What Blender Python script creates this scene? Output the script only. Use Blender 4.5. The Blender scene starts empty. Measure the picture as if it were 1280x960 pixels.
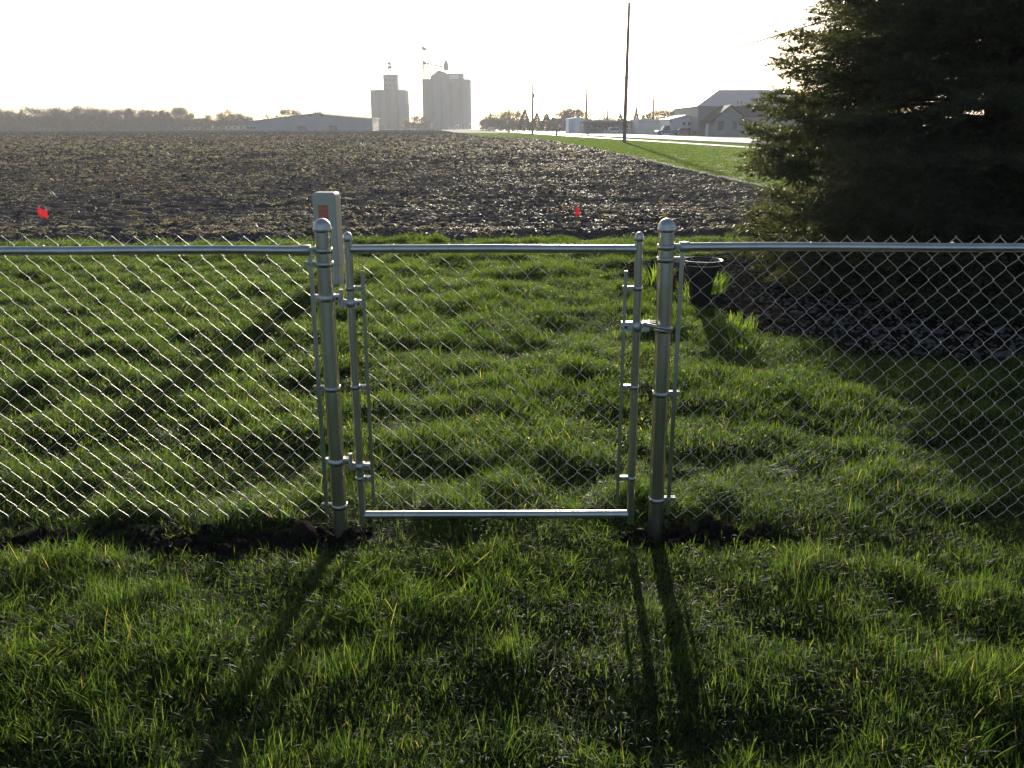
import bpy, math, random
import numpy as np
from mathutils import Vector, Matrix

random.seed(7)
rng = np.random.default_rng(11)
R = math.radians
sc = bpy.context.scene
COL = sc.collection

# ------------------------------------------------------------------ camera numbers
CAM_H = 1.66
PITCH = R(16.6)
F = 1080.0                     # focal length in pixels of the 1280 wide photograph
SUN_AZ = R(4.0)                # sun a little right of straight ahead (+Y)
SUN_EL = R(12.0)

def at(px, D, h=0.0):
    """world x of a photograph column for something standing D metres ahead at height h"""
    z = D * math.cos(PITCH) + (CAM_H - h) * math.sin(PITCH)
    return (px - 640.0) / F * z

def hgt(py, D):
    """height above the ground of a photograph row for something D metres ahead"""
    return CAM_H - D * math.tan(PITCH + math.atan((py - 480.0) / F))

# ------------------------------------------------------------------ noise
def _hash(ix, iy, seed):
    n = (ix.astype(np.int64) * 374761393 + iy.astype(np.int64) * 668265263 + seed * 1442695041) & 0xFFFFFFFF
    n = ((n ^ (n >> 13)) * 1274126177) & 0xFFFFFFFF
    n = (n ^ (n >> 16)) & 0xFFFFFFFF
    return n / 4294967295.0

def vnoise(x, y, seed=0):
    x = np.asarray(x, float); y = np.asarray(y, float)
    ix = np.floor(x); iy = np.floor(y)
    fx = x - ix; fy = y - iy
    fx = fx * fx * fx * (fx * (fx * 6 - 15) + 10); fy = fy * fy * fy * (fy * (fy * 6 - 15) + 10)
    a = _hash(ix, iy, seed); b = _hash(ix + 1, iy, seed)
    c = _hash(ix, iy + 1, seed); d = _hash(ix + 1, iy + 1, seed)
    return (a * (1 - fx) + b * fx) * (1 - fy) + (c * (1 - fx) + d * fx) * fy

def fbm(x, y, seed=0, oct=3):
    s = 0; a = 1.0; t = 0
    for k in range(oct):
        s = s + a * vnoise(x * 2 ** k + 13.7 * k, y * 2 ** k + 7.3 * k, seed + k); t += a; a *= 0.5
    return s / t

def smooth(a, b, v):
    t = np.clip((v - a) / (b - a), 0, 1); return t * t * (3 - 2 * t)

# ------------------------------------------------------------------ layout curves
TREE = (5.15, 9.55)
def field_near(x):            # lawn / ploughed field boundary
    return 13.35 + 0.35 * np.sin(x * 0.35 + 1.0) * 0.6 + 0.25 * (vnoise(x * 1.3, x * 0 + 3, 5) - 0.5) + 0.03 * np.clip(x, 0, 9)
FR_Y = np.array([13, 20, 30, 46, 69, 88, 108, 136, 146, 216, 272, 380], float)
FR_X = np.array([8.4, 8.0, 7.6, 7.4, 6.9, 6.0, 5.2, 2.6, -4.0, -11.5, -19, -30], float)
def field_right(y):
    return np.interp(y, FR_Y, FR_X)
FIELD_FAR = 380.0
def walk_x(y): return 18.7 - 0.100 * (y - 75)      # left edge of the sidewalk
def road_x(y): return 24.6 - 0.112 * (y - 75)      # left edge of the road
WALK_W, ROAD_W = 1.6, 15.0

def bed_mask(x, y):           # mulch bed round the spruce, 1 inside
    dx = x - 4.7; dy = y - 9.4
    ang = np.arctan2(dy, dx)
    r = np.hypot(dx, dy * 1.18)
    rad = 3.55 + 0.25 * np.sin(ang * 3 + 1.0) + 0.18 * np.sin(ang * 5) + 0.25 * (vnoise(x * 2.5, y * 2.5, 91) - .5)
    return smooth(0.15, -0.15, r - rad)

def strip_mask(x, y):         # bare dark soil under the fence
    c = 3.40 + 0.05 * np.sin(x * 2.3)
    w = 0.14 + 0.06 * vnoise(x * 3.1, x * 0 + 1, 21)
    m = smooth(w + 0.05, w - 0.03, np.abs(y - c) )
    side = np.clip(smooth(-0.62, -0.72, x) + smooth(0.42, 0.52, x) * smooth(1.15, 0.95, x), 0, 1)
    rightfar = smooth(1.1, 1.3, x) * 0.35
    gate = smooth(-.72, -.6, x) * smooth(.55, .45, x) * 0.25
    return m * np.clip(side + rightfar + gate, 0, 1)

def bare_spots(x, y):
    s = 0
    for cx, cy, r in ((-2.45, 5.6, .36), (-4.6, 8.0, .4), (0.15, 3.85, .12), (-0.6, 12.0, .4), (.95, 3.25, .14), (-.75, 2.95, .12)):
        n = vnoise(x * 7, y * 7, 33) * .5 + .5
        s = np.maximum(s, smooth(r, r * .35, np.hypot(x - cx, (y - cy) * .9)) * n)
    return np.clip(s, 0, 1)

def ground_z(x, y):
    x = np.asarray(x, float); y = np.asarray(y, float)
    near = smooth(60, 12, y)
    calm = 1 - .65 * smooth(.35, .10, np.abs(y - 3.36))
    calm = calm * (.62 + .38 * smooth(2.4, 3.6, y))
    z = -0.05 + near * calm * (0.09 * (fbm(x * 1.5, y * 1.9, 3, 2) - .5) + 0.105 * (fbm(x * 3.4, y * 4.2, 71, 2) - .5) + 0.04 * (vnoise(x * 9, y * 10, 74) - .5))
    z = z - 0.025 * strip_mask(x, y) + 0.05 * strip_mask(x, y) * (vnoise(x * 11, y * 11, 44) - .45)
    b = bed_mask(x, y)
    z = z * (1 - b) + b * (-0.03 + 0.05 * (fbm(x * 6, y * 6, 12, 2) - .5))
    z = z - 0.03 * smooth(.2, .0, np.abs(b - .5)) * 0
    # sink the sheet beneath the ploughed field, whose own sheet lies above it
    inside = smooth(-0.05, 0.5, y - field_near(x)) * smooth(0.1, 0.9, field_right(y) - x) * smooth(0, 8, FIELD_FAR - y) * smooth(-330, -320, x)
    z = z - 0.45 * inside
    # sink it under the road and the sidewalk
    wr = smooth(-0.05, 0.2, x - walk_x(y)) * smooth(-.05, 0.2, walk_x(y) + WALK_W - x)
    return z

# ------------------------------------------------------------------ materials
def mat(name):
    m = bpy.data.materials.new(name); m.use_nodes = True
    nt = m.node_tree; nt.nodes.clear()
    out = nt.nodes.new('ShaderNodeOutputMaterial')
    return m, nt, out

def nd(nt, kind, **kw):
    n = nt.nodes.new(kind)
    for k, v in kw.items():
        if k in n.inputs: n.inputs[k].default_value = v
        else: setattr(n, k, v)
    return n

def ramp(nt, fac, stops):
    r = nt.nodes.new('ShaderNodeValToRGB')
    el = r.color_ramp.elements
    while len(el) < len(stops): el.new(0.5)
    for e, (p, c) in zip(el, stops):
        e.position = p; e.color = (*c, 1)
    nt.links.new(fac, r.inputs[0])
    return r.outputs[0]

def pmat(name, col, rough=.6, metal=0.0, spread=.25, scale=6.0, bump=0.0, bscale=30.0, spec=.5, stretch=None):
    """principled with noise-mottled colour"""
    m, nt, out = mat(name)
    p = nd(nt, 'ShaderNodeBsdfPrincipled', Roughness=rough, Metallic=metal)
    p.inputs['Specular IOR Level'].default_value = spec
    tc = nd(nt, 'ShaderNodeTexCoord')
    src = tc.outputs['Object']
    if stretch:
        mp = nd(nt, 'ShaderNodeMapping'); mp.inputs['Scale'].default_value = stretch
        nt.links.new(src, mp.inputs[0]); src = mp.outputs[0]
    n = nd(nt, 'ShaderNodeTexNoise', Scale=scale, Detail=5.0)
    nt.links.new(src, n.inputs['Vector'])
    lo = tuple(c * (1 - spread) for c in col); hi = tuple(min(1, c * (1 + spread)) for c in col)
    nt.links.new(ramp(nt, n.outputs['Fac'], [(.3, lo), (.7, hi)]), p.inputs['Base Color'])
    mr = nd(nt, 'ShaderNodeMapRange'); mr.inputs['To Min'].default_value = rough * .8; mr.inputs['To Max'].default_value = min(1, rough * 1.25)
    nt.links.new(n.outputs['Fac'], mr.inputs[0]); nt.links.new(mr.outputs[0], p.inputs['Roughness'])
    if bump:
        n2 = nd(nt, 'ShaderNodeTexNoise', Scale=bscale, Detail=6.0); nt.links.new(src, n2.inputs['Vector'])
        b = nd(nt, 'ShaderNodeBump', Strength=bump, Distance=.02)
        nt.links.new(n2.outputs['Fac'], b.inputs['Height']); nt.links.new(b.outputs[0], p.inputs['Normal'])
    nt.links.new(p.outputs[0], out.inputs[0])
    return m

def leafmat(name, stops, trans_boost=2.0, trans_mix=.5, gloss=.35, rough=.45, inst=True, spec=.4):
    """thin leaf / blade: diffuse + gloss mixed with translucency; colour varied by a per-face attribute and per-instance random"""
    m, nt, out = mat(name)
    at_ = nd(nt, 'ShaderNodeAttribute', attribute_name='tint')
    oi = nd(nt, 'ShaderNodeObjectInfo')
    ad = nd(nt, 'ShaderNodeMath', operation='ADD')
    sb = nd(nt, 'ShaderNodeMath', operation='MULTIPLY_ADD'); sb.inputs[1].default_value = .2; sb.inputs[2].default_value = -.12
    nt.links.new(oi.outputs['Random'], sb.inputs[0])
    nt.links.new(at_.outputs['Fac'], ad.inputs[0])
    if inst: nt.links.new(sb.outputs[0], ad.inputs[1])
    else: ad.inputs[1].default_value = 0
    c = ramp(nt, ad.outputs[0], stops)
    p = nd(nt, 'ShaderNodeBsdfPrincipled', Roughness=rough)
    p.inputs['Specular IOR Level'].default_value = spec
    nt.links.new(c, p.inputs['Base Color'])
    t = nd(nt, 'ShaderNodeBsdfTranslucent')
    hs = nd(nt, 'ShaderNodeMixRGB', blend_type='MULTIPLY'); hs.inputs[0].default_value = 1
    hs.inputs[2].default_value = (trans_boost * 1.25, trans_boost * 1.12, trans_boost * .42, 1)
    nt.links.new(c, hs.inputs[1]); nt.links.new(hs.outputs[0], t.inputs[0])
    mx = nd(nt, 'ShaderNodeMixShader'); mx.inputs[0].default_value = trans_mix
    nt.links.new(p.outputs[0], mx.inputs[1]); nt.links.new(t.outputs[0], mx.inputs[2])
    nt.links.new(mx.outputs[0], out.inputs[0])
    return m

M = {}
M['galv'] = pmat('galvanised_steel', (.64, .62, .57), rough=.40, metal=1.0, spread=.12, scale=14, bump=.05, bscale=60)
M['galvpost'] = pmat('galvanised_post', (.56, .55, .46), rough=.34, metal=1.0, spread=.2, scale=9, bump=.05, bscale=50, stretch=(1, 1, .25))
M['wire'] = pmat('galvanised_wire', (.55, .54, .48), rough=.52, metal=1.0, spread=.15, scale=30)
M['cast'] = pmat('cast_aluminium', (.60, .58, .54), rough=.45, metal=1.0, spread=.1, scale=20, bump=.1, bscale=90)
M['fitting'] = pmat('zinc_fitting', (.46, .46, .41), rough=.4, metal=1.0, spread=.2, scale=25)
M['pedestal'] = pmat('pedestal_plastic', (.56, .52, .42), rough=.55, spread=.08, scale=4, bump=.04)
M['orange'] = pmat('orange_sticker', (.80, .18, .06), rough=.5, spread=.1, scale=30)
M['palesticker'] = pmat('faded_sticker_print', (.50, .27, .18), rough=.5, spread=.1, scale=30)
M['black_plastic'] = pmat('black_plastic', (.012, .012, .012), spec=.15, rough=.6, spread=.2, scale=10)
M['bark'] = pmat('spruce_bark', (.045, .035, .028), rough=.9, spread=.4, scale=12, bump=.6, bscale=25, stretch=(1, 1, .3))
M['greybark'] = pmat('grey_bark', (.10, .085, .07), rough=.9, spread=.3, scale=3)
M['pole'] = pmat('weathered_pole_wood', (.22, .18, .15), rough=.85, spread=.25, scale=2, stretch=(1, 1, .2))
M['concrete'] = pmat('silo_concrete', (.25, .26, .245), rough=.9, spread=.22, scale=.12, stretch=(1, 1, .12), bump=.2, bscale=2)
M['concrete2'] = pmat('silo_concrete_dark', (.21, .22, .21), rough=.9, spread=.1, scale=.15)
M['steelgrey'] = pmat('structural_steel', (.17, .18, .18), rough=.6, spread=.15, scale=1)
M['white'] = pmat('white_painted_metal', (.72, .73, .74), rough=.55, spread=.08, scale=.6)
M['shed'] = pmat('blue_grey_sheet_metal', (.33, .37, .385), rough=.5, spread=.07, scale=.3)
M['tan'] = pmat('grey_siding', (.29, .30, .31), rough=.6, spread=.07, scale=.3)
M['roofgrey'] = pmat('grey_roof', (.34, .35, .36), rough=.55, spread=.1, scale=.3)
M['roofdark'] = pmat('asphalt_shingles', (.06, .06, .062), spec=.1, rough=.95, spread=.15, scale=.8)
M['bluewhite'] = pmat('pale_blue_siding', (.55, .66, .78), rough=.5, spread=.06, scale=.3)
M['glass'] = pmat('dark_window_glass', (.05, .055, .06), rough=.15, spread=.1, scale=1)
M['tyre'] = pmat('tyre_rubber', (.02, .02, .02), rough=.8, spread=.1)
M['bluepaint'] = pmat('blue_car_paint', (.06, .16, .42), rough=.3, spread=.05)
M['redpaint'] = pmat('red_car_paint', (.40, .05, .04), rough=.3, spread=.05)
M['road'] = pmat('concrete_road', (.40, .37, .33), rough=.62, spread=.15, scale=.5, bump=.15, bscale=20)
M['walk'] = pmat('concrete_sidewalk', (.46, .42, .36), rough=.6, spread=.12, scale=.7, bump=.15, bscale=25)
M['paint'] = pmat('yellow_road_paint', (.55, .40, .06), rough=.6, spread=.15)
M['stone'] = pmat('pale_river_stone', (.11, .105, .10), spec=0.0, rough=.9, spread=.5, scale=5)
M['ceramicrim'] = pmat('pot_rim_plastic', (.05, .05, .05), rough=.22, spread=.1)

def soilmat(name, a, b, c, scale, bump=.8, rough=1.0):
    m, nt, out = mat(name)
    p = nd(nt, 'ShaderNodeBsdfPrincipled', Roughness=rough); p.inputs['Specular IOR Level'].default_value = 0.0
    tc = nd(nt, 'ShaderNodeTexCoord')
    n = nd(nt, 'ShaderNodeTexNoise', Scale=scale, Detail=8.0, Roughness=.65); nt.links.new(tc.outputs['Object'], n.inputs['Vector'])
    nt.links.new(ramp(nt, n.outputs['Fac'], [(.28, a), (.5, b), (.75, c)]), p.inputs['Base Color'])
    n2 = nd(nt, 'ShaderNodeTexNoise', Scale=scale * 5, Detail=6.0); nt.links.new(tc.outputs['Object'], n2.inputs['Vector'])
    b_ = nd(nt, 'ShaderNodeBump', Strength=bump, Distance=.03)
    nt.links.new(n2.outputs['Fac'], b_.inputs['Height']); nt.links.new(b_.outputs[0], p.inputs['Normal'])
    nt.links.new(p.outputs[0], out.inputs[0])
    return m
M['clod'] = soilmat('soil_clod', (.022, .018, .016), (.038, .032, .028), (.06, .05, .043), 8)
M['field'] = soilmat('ploughed_soil', (.072, .064, .058), (.105, .094, .086), (.145, .131, .119), 3.0)
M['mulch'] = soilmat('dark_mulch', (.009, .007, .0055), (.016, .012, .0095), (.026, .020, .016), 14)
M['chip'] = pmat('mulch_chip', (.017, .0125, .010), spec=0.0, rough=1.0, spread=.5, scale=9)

# ground sheet: dark soil/thatch under the near lawn, turf colour far away
def groundmat():
    m, nt, out = mat('turf_ground')
    p = nd(nt, 'ShaderNodeBsdfPrincipled', Roughness=.95); p.inputs['Specular IOR Level'].default_value = .1
    tc = nd(nt, 'ShaderNodeTexCoord')
    sx = nd(nt, 'ShaderNodeSeparateXYZ'); nt.links.new(tc.outputs['Object'], sx.inputs[0])
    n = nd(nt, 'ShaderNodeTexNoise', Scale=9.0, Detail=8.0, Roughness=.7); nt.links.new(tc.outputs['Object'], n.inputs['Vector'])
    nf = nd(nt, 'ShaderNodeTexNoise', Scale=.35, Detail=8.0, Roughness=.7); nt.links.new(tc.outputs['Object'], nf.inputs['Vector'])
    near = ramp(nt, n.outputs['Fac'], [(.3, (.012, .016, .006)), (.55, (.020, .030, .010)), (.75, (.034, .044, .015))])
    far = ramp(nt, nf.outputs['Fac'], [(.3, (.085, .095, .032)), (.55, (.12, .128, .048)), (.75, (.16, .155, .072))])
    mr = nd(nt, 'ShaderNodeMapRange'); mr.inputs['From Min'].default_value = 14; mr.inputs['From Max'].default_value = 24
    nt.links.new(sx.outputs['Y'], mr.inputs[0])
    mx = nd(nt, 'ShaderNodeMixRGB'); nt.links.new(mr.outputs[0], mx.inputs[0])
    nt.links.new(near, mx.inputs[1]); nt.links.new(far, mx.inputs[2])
    nt.links.new(mx.outputs[0], p.inputs['Base Color'])
    b_ = nd(nt, 'ShaderNodeBump', Strength=.6, Distance=.02)
    nt.links.new(n.outputs['Fac'], b_.inputs['Height']); nt.links.new(b_.outputs[0], p.inputs['Normal'])
    nt.links.new(p.outputs[0], out.inputs[0])
    return m
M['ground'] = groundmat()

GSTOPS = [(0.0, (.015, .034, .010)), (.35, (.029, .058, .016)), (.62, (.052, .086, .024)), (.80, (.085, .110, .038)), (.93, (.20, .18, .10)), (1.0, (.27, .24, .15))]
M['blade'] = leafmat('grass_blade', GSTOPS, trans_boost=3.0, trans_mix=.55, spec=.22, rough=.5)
M['needle'] = leafmat('spruce_needles', [(0, (.026, .035, .021)), (.5, (.050, .062, .038)), (1, (.095, .105, .062))], trans_boost=2.0, trans_mix=.45, inst=False, spec=.3)
M['perennial'] = leafmat('perennial_leaves', [(0, (.06, .12, .02)), (.6, (.10, .18, .035)), (1, (.18, .24, .06))], trans_boost=2.2, trans_mix=.5, inst=False)
M['twig'] = leafmat('bare_twigs', [(0, (.030, .026, .022)), (.6, (.050, .042, .034)), (1, (.08, .066, .052))], trans_boost=1.0, trans_mix=.05, inst=False, spec=.1)
M['bud'] = leafmat('spring_buds', [(0, (.12, .13, .05)), (.6, (.18, .18, .08)), (1, (.26, .24, .12))], trans_boost=1.4, trans_mix=.3, inst=False, spec=.1)
M['farneedle'] = leafmat('far_evergreen', [(0, (.014, .022, .014)), (.6, (.024, .034, .020)), (1, (.042, .052, .03))], trans_boost=1.0, trans_mix=.05, inst=False, spec=.1)
M['husk'] = leafmat('corn_residue', [(0, (.16, .14, .12)), (.40, (.32, .285, .245)), (.75, (.58, .54, .48)), (1, (.75, .72, .66))], trans_boost=1.1, trans_mix=.3, spec=.2, rough=.55)
M['flag'] = leafmat('flag_vinyl', [(0, (.80, .12, .14)), (1, (.85, .16, .18))], trans_boost=1.0, trans_mix=.5, inst=False)
# vinyl keeps its own red when lit through
for n_ in M['flag'].node_tree.nodes:
    if n_.type == 'MIX_RGB': n_.inputs[2].default_value = (1.05, 1.3, 1.3, 1)

# ------------------------------------------------------------------ mesh builders
class MB:
    def __init__(s): s.v = []; s.f = []; s.n = 0; s.sm = []
    def add(s, V, Fs, smooth_=False):
        V = np.asarray(V, float)
        s.v.append(V); s.f += [tuple(int(i) + s.n for i in f) for f in Fs]; s.sm += [smooth_] * len(Fs); s.n += len(V)
    def box(s, x0, x1, y0, y1, z0, z1):
        s.add([(x0,y0,z0),(x1,y0,z0),(x1,y1,z0),(x0,y1,z0),(x0,y0,z1),(x1,y0,z1),(x1,y1,z1),(x0,y1,z1)],
              [(0,3,2,1),(4,5,6,7),(0,1,5,4),(1,2,6,5),(2,3,7,6),(3,0,4,7)])
    def prism(s, pts, y0, y1):
        """outline in x,z extruded along y"""
        n = len(pts)
        V = [(p[0], y0, p[1]) for p in pts] + [(p[0], y1, p[1]) for p in pts]
        s.add(V, [tuple(range(n)), tuple(range(2*n-1, n-1, -1))] + [(i, i+n, (i+1)%n+n, (i+1)%n) for i in range(n)])
    def tube(s, path, r, seg=12, caps=True, smooth_=True):
        P = [Vector(p) for p in path]; n = len(P)
        rs = r if hasattr(r, '__len__') else [r] * n
        V = []; up = None
        for i in range(n):
            t = (P[min(i+1, n-1)] - P[max(i-1, 0)]).normalized()
            if up is None:
                up = Vector((0,0,1)) if abs(t.z) < .9 else Vector((0,1,0))
            a = t.cross(up).normalized(); b = a.cross(t).normalized(); up = b
            for k in range(seg):
                q = 2*math.pi*k/seg
                V.append(tuple(P[i] + (a*math.cos(q) + b*math.sin(q)) * rs[i]))
        Fs = [(i*seg+k, i*seg+(k+1)%seg, (i+1)*seg+(k+1)%seg, (i+1)*seg+k) for i in range(n-1) for k in range(seg)]
        s.add(V, Fs, smooth_)
        if caps:
            s.add(V[:seg], [tuple(range(seg))]); s.add(V[-seg:], [tuple(range(seg-1, -1, -1))])
    def lathe(s, prof, x, y, z, seg=24):
        """prof: (r, z) pairs from bottom to top"""
        V = [(x + r*math.cos(2*math.pi*k/seg), y + r*math.sin(2*math.pi*k/seg), z + h) for r, h in prof for k in range(seg)]
        Fs = [(i*seg+k, i*seg+(k+1)%seg, (i+1)*seg+(k+1)%seg, (i+1)*seg+k) for i in range(len(prof)-1) for k in range(seg)]
        s.add(V, Fs, True)
    def build(s, name, material, parent=None, loc=None):
        me = bpy.data.meshes.new(name)
        V = np.concatenate(s.v) if s.v else np.zeros((0, 3))
        me.from_pydata(V.tolist(), [], s.f)
        me.polygons.foreach_set('use_smooth', s.sm)
        me.materials.append(material); me.update()
        o = bpy.data.objects.new(name, me); COL.objects.link(o)
        if parent: o.parent = parent
        if loc is not None: o.location = loc
        return o

def fastmesh(name, V, Fq, material, parent=None, tint=None, loc=None, smooth_=False, link=True):
    """V (n,3), Fq (m,3|4) numpy; tint per vertex"""
    me = bpy.data.meshes.new(name)
    V = np.ascontiguousarray(V, np.float32); Fq = np.ascontiguousarray(Fq, np.int32)
    k = Fq.shape[1]
    me.vertices.add(len(V)); me.vertices.foreach_set('co', V.ravel())
    me.loops.add(Fq.size); me.loops.foreach_set('vertex_index', Fq.ravel())
    me.polygons.add(len(Fq)); me.polygons.foreach_set('loop_start', np.arange(0, Fq.size, k, dtype=np.int32))
    me.update(calc_edges=True)
    if smooth_: me.polygons.foreach_set('use_smooth', np.ones(len(Fq), bool))
    if tint is not None:
        a = me.attributes.new('tint', 'FLOAT', 'POINT'); a.data.foreach_set('value', np.ascontiguousarray(tint, np.float32))
    me.materials.append(material)
    o = bpy.data.objects.new(name, me)
    if link: COL.objects.link(o)
    if parent: o.parent = parent
    if loc is not None: o.location = loc
    return o

def tag(o, label=None, cat=None, group=None, kind=None):
    if label: o['label'] = label
    if cat: o['category'] = cat
    if group: o['group'] = group
    if kind: o['kind'] = kind
    return o
def empty(name, loc, label, cat, group=None, rz=0):
    o = bpy.data.objects.new(name, None); COL.objects.link(o); o.location = loc; o.rotation_euler = (0, 0, rz)
    o.empty_display_size = .2
    return tag(o, label, cat, group)
def copy_tree(o, parent=None):
    c = o.copy(); COL.objects.link(c); c.parent = parent
    for ch in o.children: copy_tree(ch, c)
    return c

def tgrid(xs, ys, zf):
    X, Y = np.meshgrid(xs, ys)
    Z = zf(X.ravel(), Y.ravel())
    V = np.stack([X.ravel(), Y.ravel(), Z], 1)
    nx, ny = len(xs), len(ys)
    i = (np.arange(ny - 1)[:, None] * nx + np.arange(nx - 1)[None, :]).ravel()
    return V, np.stack([i, i + 1, i + 1 + nx, i + nx], 1)

def steps(parts):
    out = [parts[0][0]]
    for a, b, n, g in parts:
        t = np.linspace(0, 1, n + 1)[1:]
        out += list(a + (b - a) * (t ** g)) if g != 0 else list(a * (b / a) ** t)
    return np.array(out)

# ------------------------------------------------------------------ setting
def build_ground():
    xs = np.concatenate([-steps([(5.5, 14, 60, 1), (14, 40, 26, 1), (40, 1400, 40, 0)])[::-1], np.arange(-5.45, 5.45, .05), steps([(5.5, 14, 80, 1), (14, 40, 40, 1), (40, 1400, 40, 0)])])
    ys = np.concatenate([[-60, -30, -10, -4, -1, 0, .5], np.arange(.9, 7, .045), np.arange(7, 14.6, .08), steps([(14.7, 60, 60, 1), (60, 400, 60, 1), (400, 1450, 20, 1)])])
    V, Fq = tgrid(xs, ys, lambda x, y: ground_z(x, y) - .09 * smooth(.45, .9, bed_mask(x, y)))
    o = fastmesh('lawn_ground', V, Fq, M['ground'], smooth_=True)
    tag(o, kind='structure')
build_ground()

def field_z(x, y):
    d = np.minimum.reduce([y - field_near(x), field_right(y) - x])
    edge = smooth(0.0, .7, d)
    a = smooth(160, 20, y)
    f = 0.06 * (fbm(x * 1.1, y * 1.5, 51, 3) - .5) + 0.07 * (fbm(x * 4.3, y * 5.0, 57, 3) - .5) + .022 * np.sin(y * 2 * math.pi / .76 + .6 * vnoise(x * .2, y * .2, 3) * 6)
    lift = 0.02 + 0.35 * a * f + .65 * f * smooth(60, 14, y)
    return -0.30 * (1 - edge) + edge * lift
def build_field():
    ys = np.concatenate([np.arange(0, 11, .075), steps([(11, 45, 190, 1.0), (45, 120, 70, 1), (120, 367, 60, 1)])])   # metres beyond the near edge
    us = np.concatenate([-steps([(22, 60, 50, 1), (60, 320, 30, 1)])[::-1], np.arange(-21.9, 0.001, .095)])              # metres left of the right edge
    U, W = np.meshgrid(us, ys)
    Yb = field_near(np.clip(U + 8.4, -22, 9)) + W
    Y = Yb
    X = field_right(Y) + U
    Z = field_z(X.ravel(), Y.ravel())
    V = np.stack([X.ravel(), Y.ravel(), Z], 1)
    nx, ny = len(us), len(ys)
    i = (np.arange(ny - 1)[:, None] * nx + np.arange(nx - 1)[None, :]).ravel()
    o = fastmesh('ploughed_field', V, np.stack([i, i + 1, i + 1 + nx, i + nx], 1), M['field'], smooth_=True)
    tag(o, kind='structure')
build_field()

def ribbon(name, fx, w, y0, y1, z, m, n=60, th=.12):
    mb = MB(); ys = np.linspace(y0, y1, n)
    V = []; Fs = []
    for y in ys:
        x = fx(y); V += [(x, y, z - th), (x, y, z), (x + w, y, z), (x + w, y, z - th)]
    for i in range(n - 1):
        a = i * 4
        Fs += [(a, a+1, a+5, a+4), (a+1, a+2, a+6, a+5), (a+2, a+3, a+7, a+6)]
    mb.add(V, Fs); o = mb.build(name, m); tag(o, kind='structure'); return o
ribbon('road', road_x, ROAD_W, 20, 900, .0, M['road'], th=.2)
ribbon('sidewalk', walk_x, WALK_W, 20, 900, .02, M['walk'], th=.2)
ribbon('kerb', lambda y: road_x(y) - .18, .17, 20, 900, .12, M['walk'], th=.3)
ribbon('centre_line', lambda y: road_x(y) + ROAD_W / 2, .12, 20, 900, .006, M['paint'], th=.003)

# ------------------------------------------------------------------ instanced ground cover
def hidden_coll(name, objs):
    c = bpy.data.collections.new(name)
    for o in objs: c.objects.link(o)
    return c

def scatter(name, P, rot, scl, templates, label, cat='grass', idx=None):
    """one object carrying points; a node group sets a template on every point"""
    n = len(P)
    me = bpy.data.meshes.new(name); me.vertices.add(n); me.vertices.foreach_set('co', np.ascontiguousarray(P, np.float32).ravel())
    a = me.attributes.new('rot', 'FLOAT_VECTOR', 'POINT'); a.data.foreach_set('vector', np.ascontiguousarray(rot, np.float32).ravel())
    a = me.attributes.new('scl', 'FLOAT_VECTOR', 'POINT'); a.data.foreach_set('vector', np.ascontiguousarray(scl, np.float32).ravel())
    a = me.attributes.new('idx', 'INT', 'POINT'); a.data.foreach_set('value', np.asarray(idx if idx is not None else rng.integers(0, len(templates), n), np.int32))
    o = bpy.data.objects.new(name, me); COL.objects.link(o)
    g = bpy.data.node_groups.new(name + '_nodes', 'GeometryNodeTree')
    g.interface.new_socket('Geometry', in_out='INPUT', socket_type='NodeSocketGeometry')
    g.interface.new_socket('Geometry', in_out='OUTPUT', socket_type='NodeSocketGeometry')
    gi = g.nodes.new('NodeGroupInput'); go = g.nodes.new('NodeGroupOutput')
    ip = g.nodes.new('GeometryNodeInstanceOnPoints'); ci = g.nodes.new('GeometryNodeCollectionInfo')
    ci.inputs['Collection'].default_value = hidden_coll(name + '_templates', templates)
    ci.inputs['Separate Children'].default_value = True; ci.inputs['Reset Children'].default_value = True
    ip.inputs['Pick Instance'].default_value = True
    def named(nm, t):
        q = g.nodes.new('GeometryNodeInputNamedAttribute'); q.data_type = t; q.inputs['Name'].default_value = nm; return q.outputs['Attribute']
    g.links.new(gi.outputs[0], ip.inputs['Points']); g.links.new(ci.outputs[0], ip.inputs['Instance'])
    g.links.new(named('idx', 'INT'), ip.inputs['Instance Index'])
    e2r = g.nodes.new('FunctionNodeEulerToRotation'); g.links.new(named('rot', 'FLOAT_VECTOR'), e2r.inputs[0])
    g.links.new(e2r.outputs[0], ip.inputs['Rotation']); g.links.new(named('scl', 'FLOAT_VECTOR'), ip.inputs['Scale'])
    g.links.new(ip.outputs[0], go.inputs[0])
    md = o.modifiers.new('scatter', 'NODES'); md.node_group = g
    tag(o, label, cat, kind='stuff')
    return o

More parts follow.
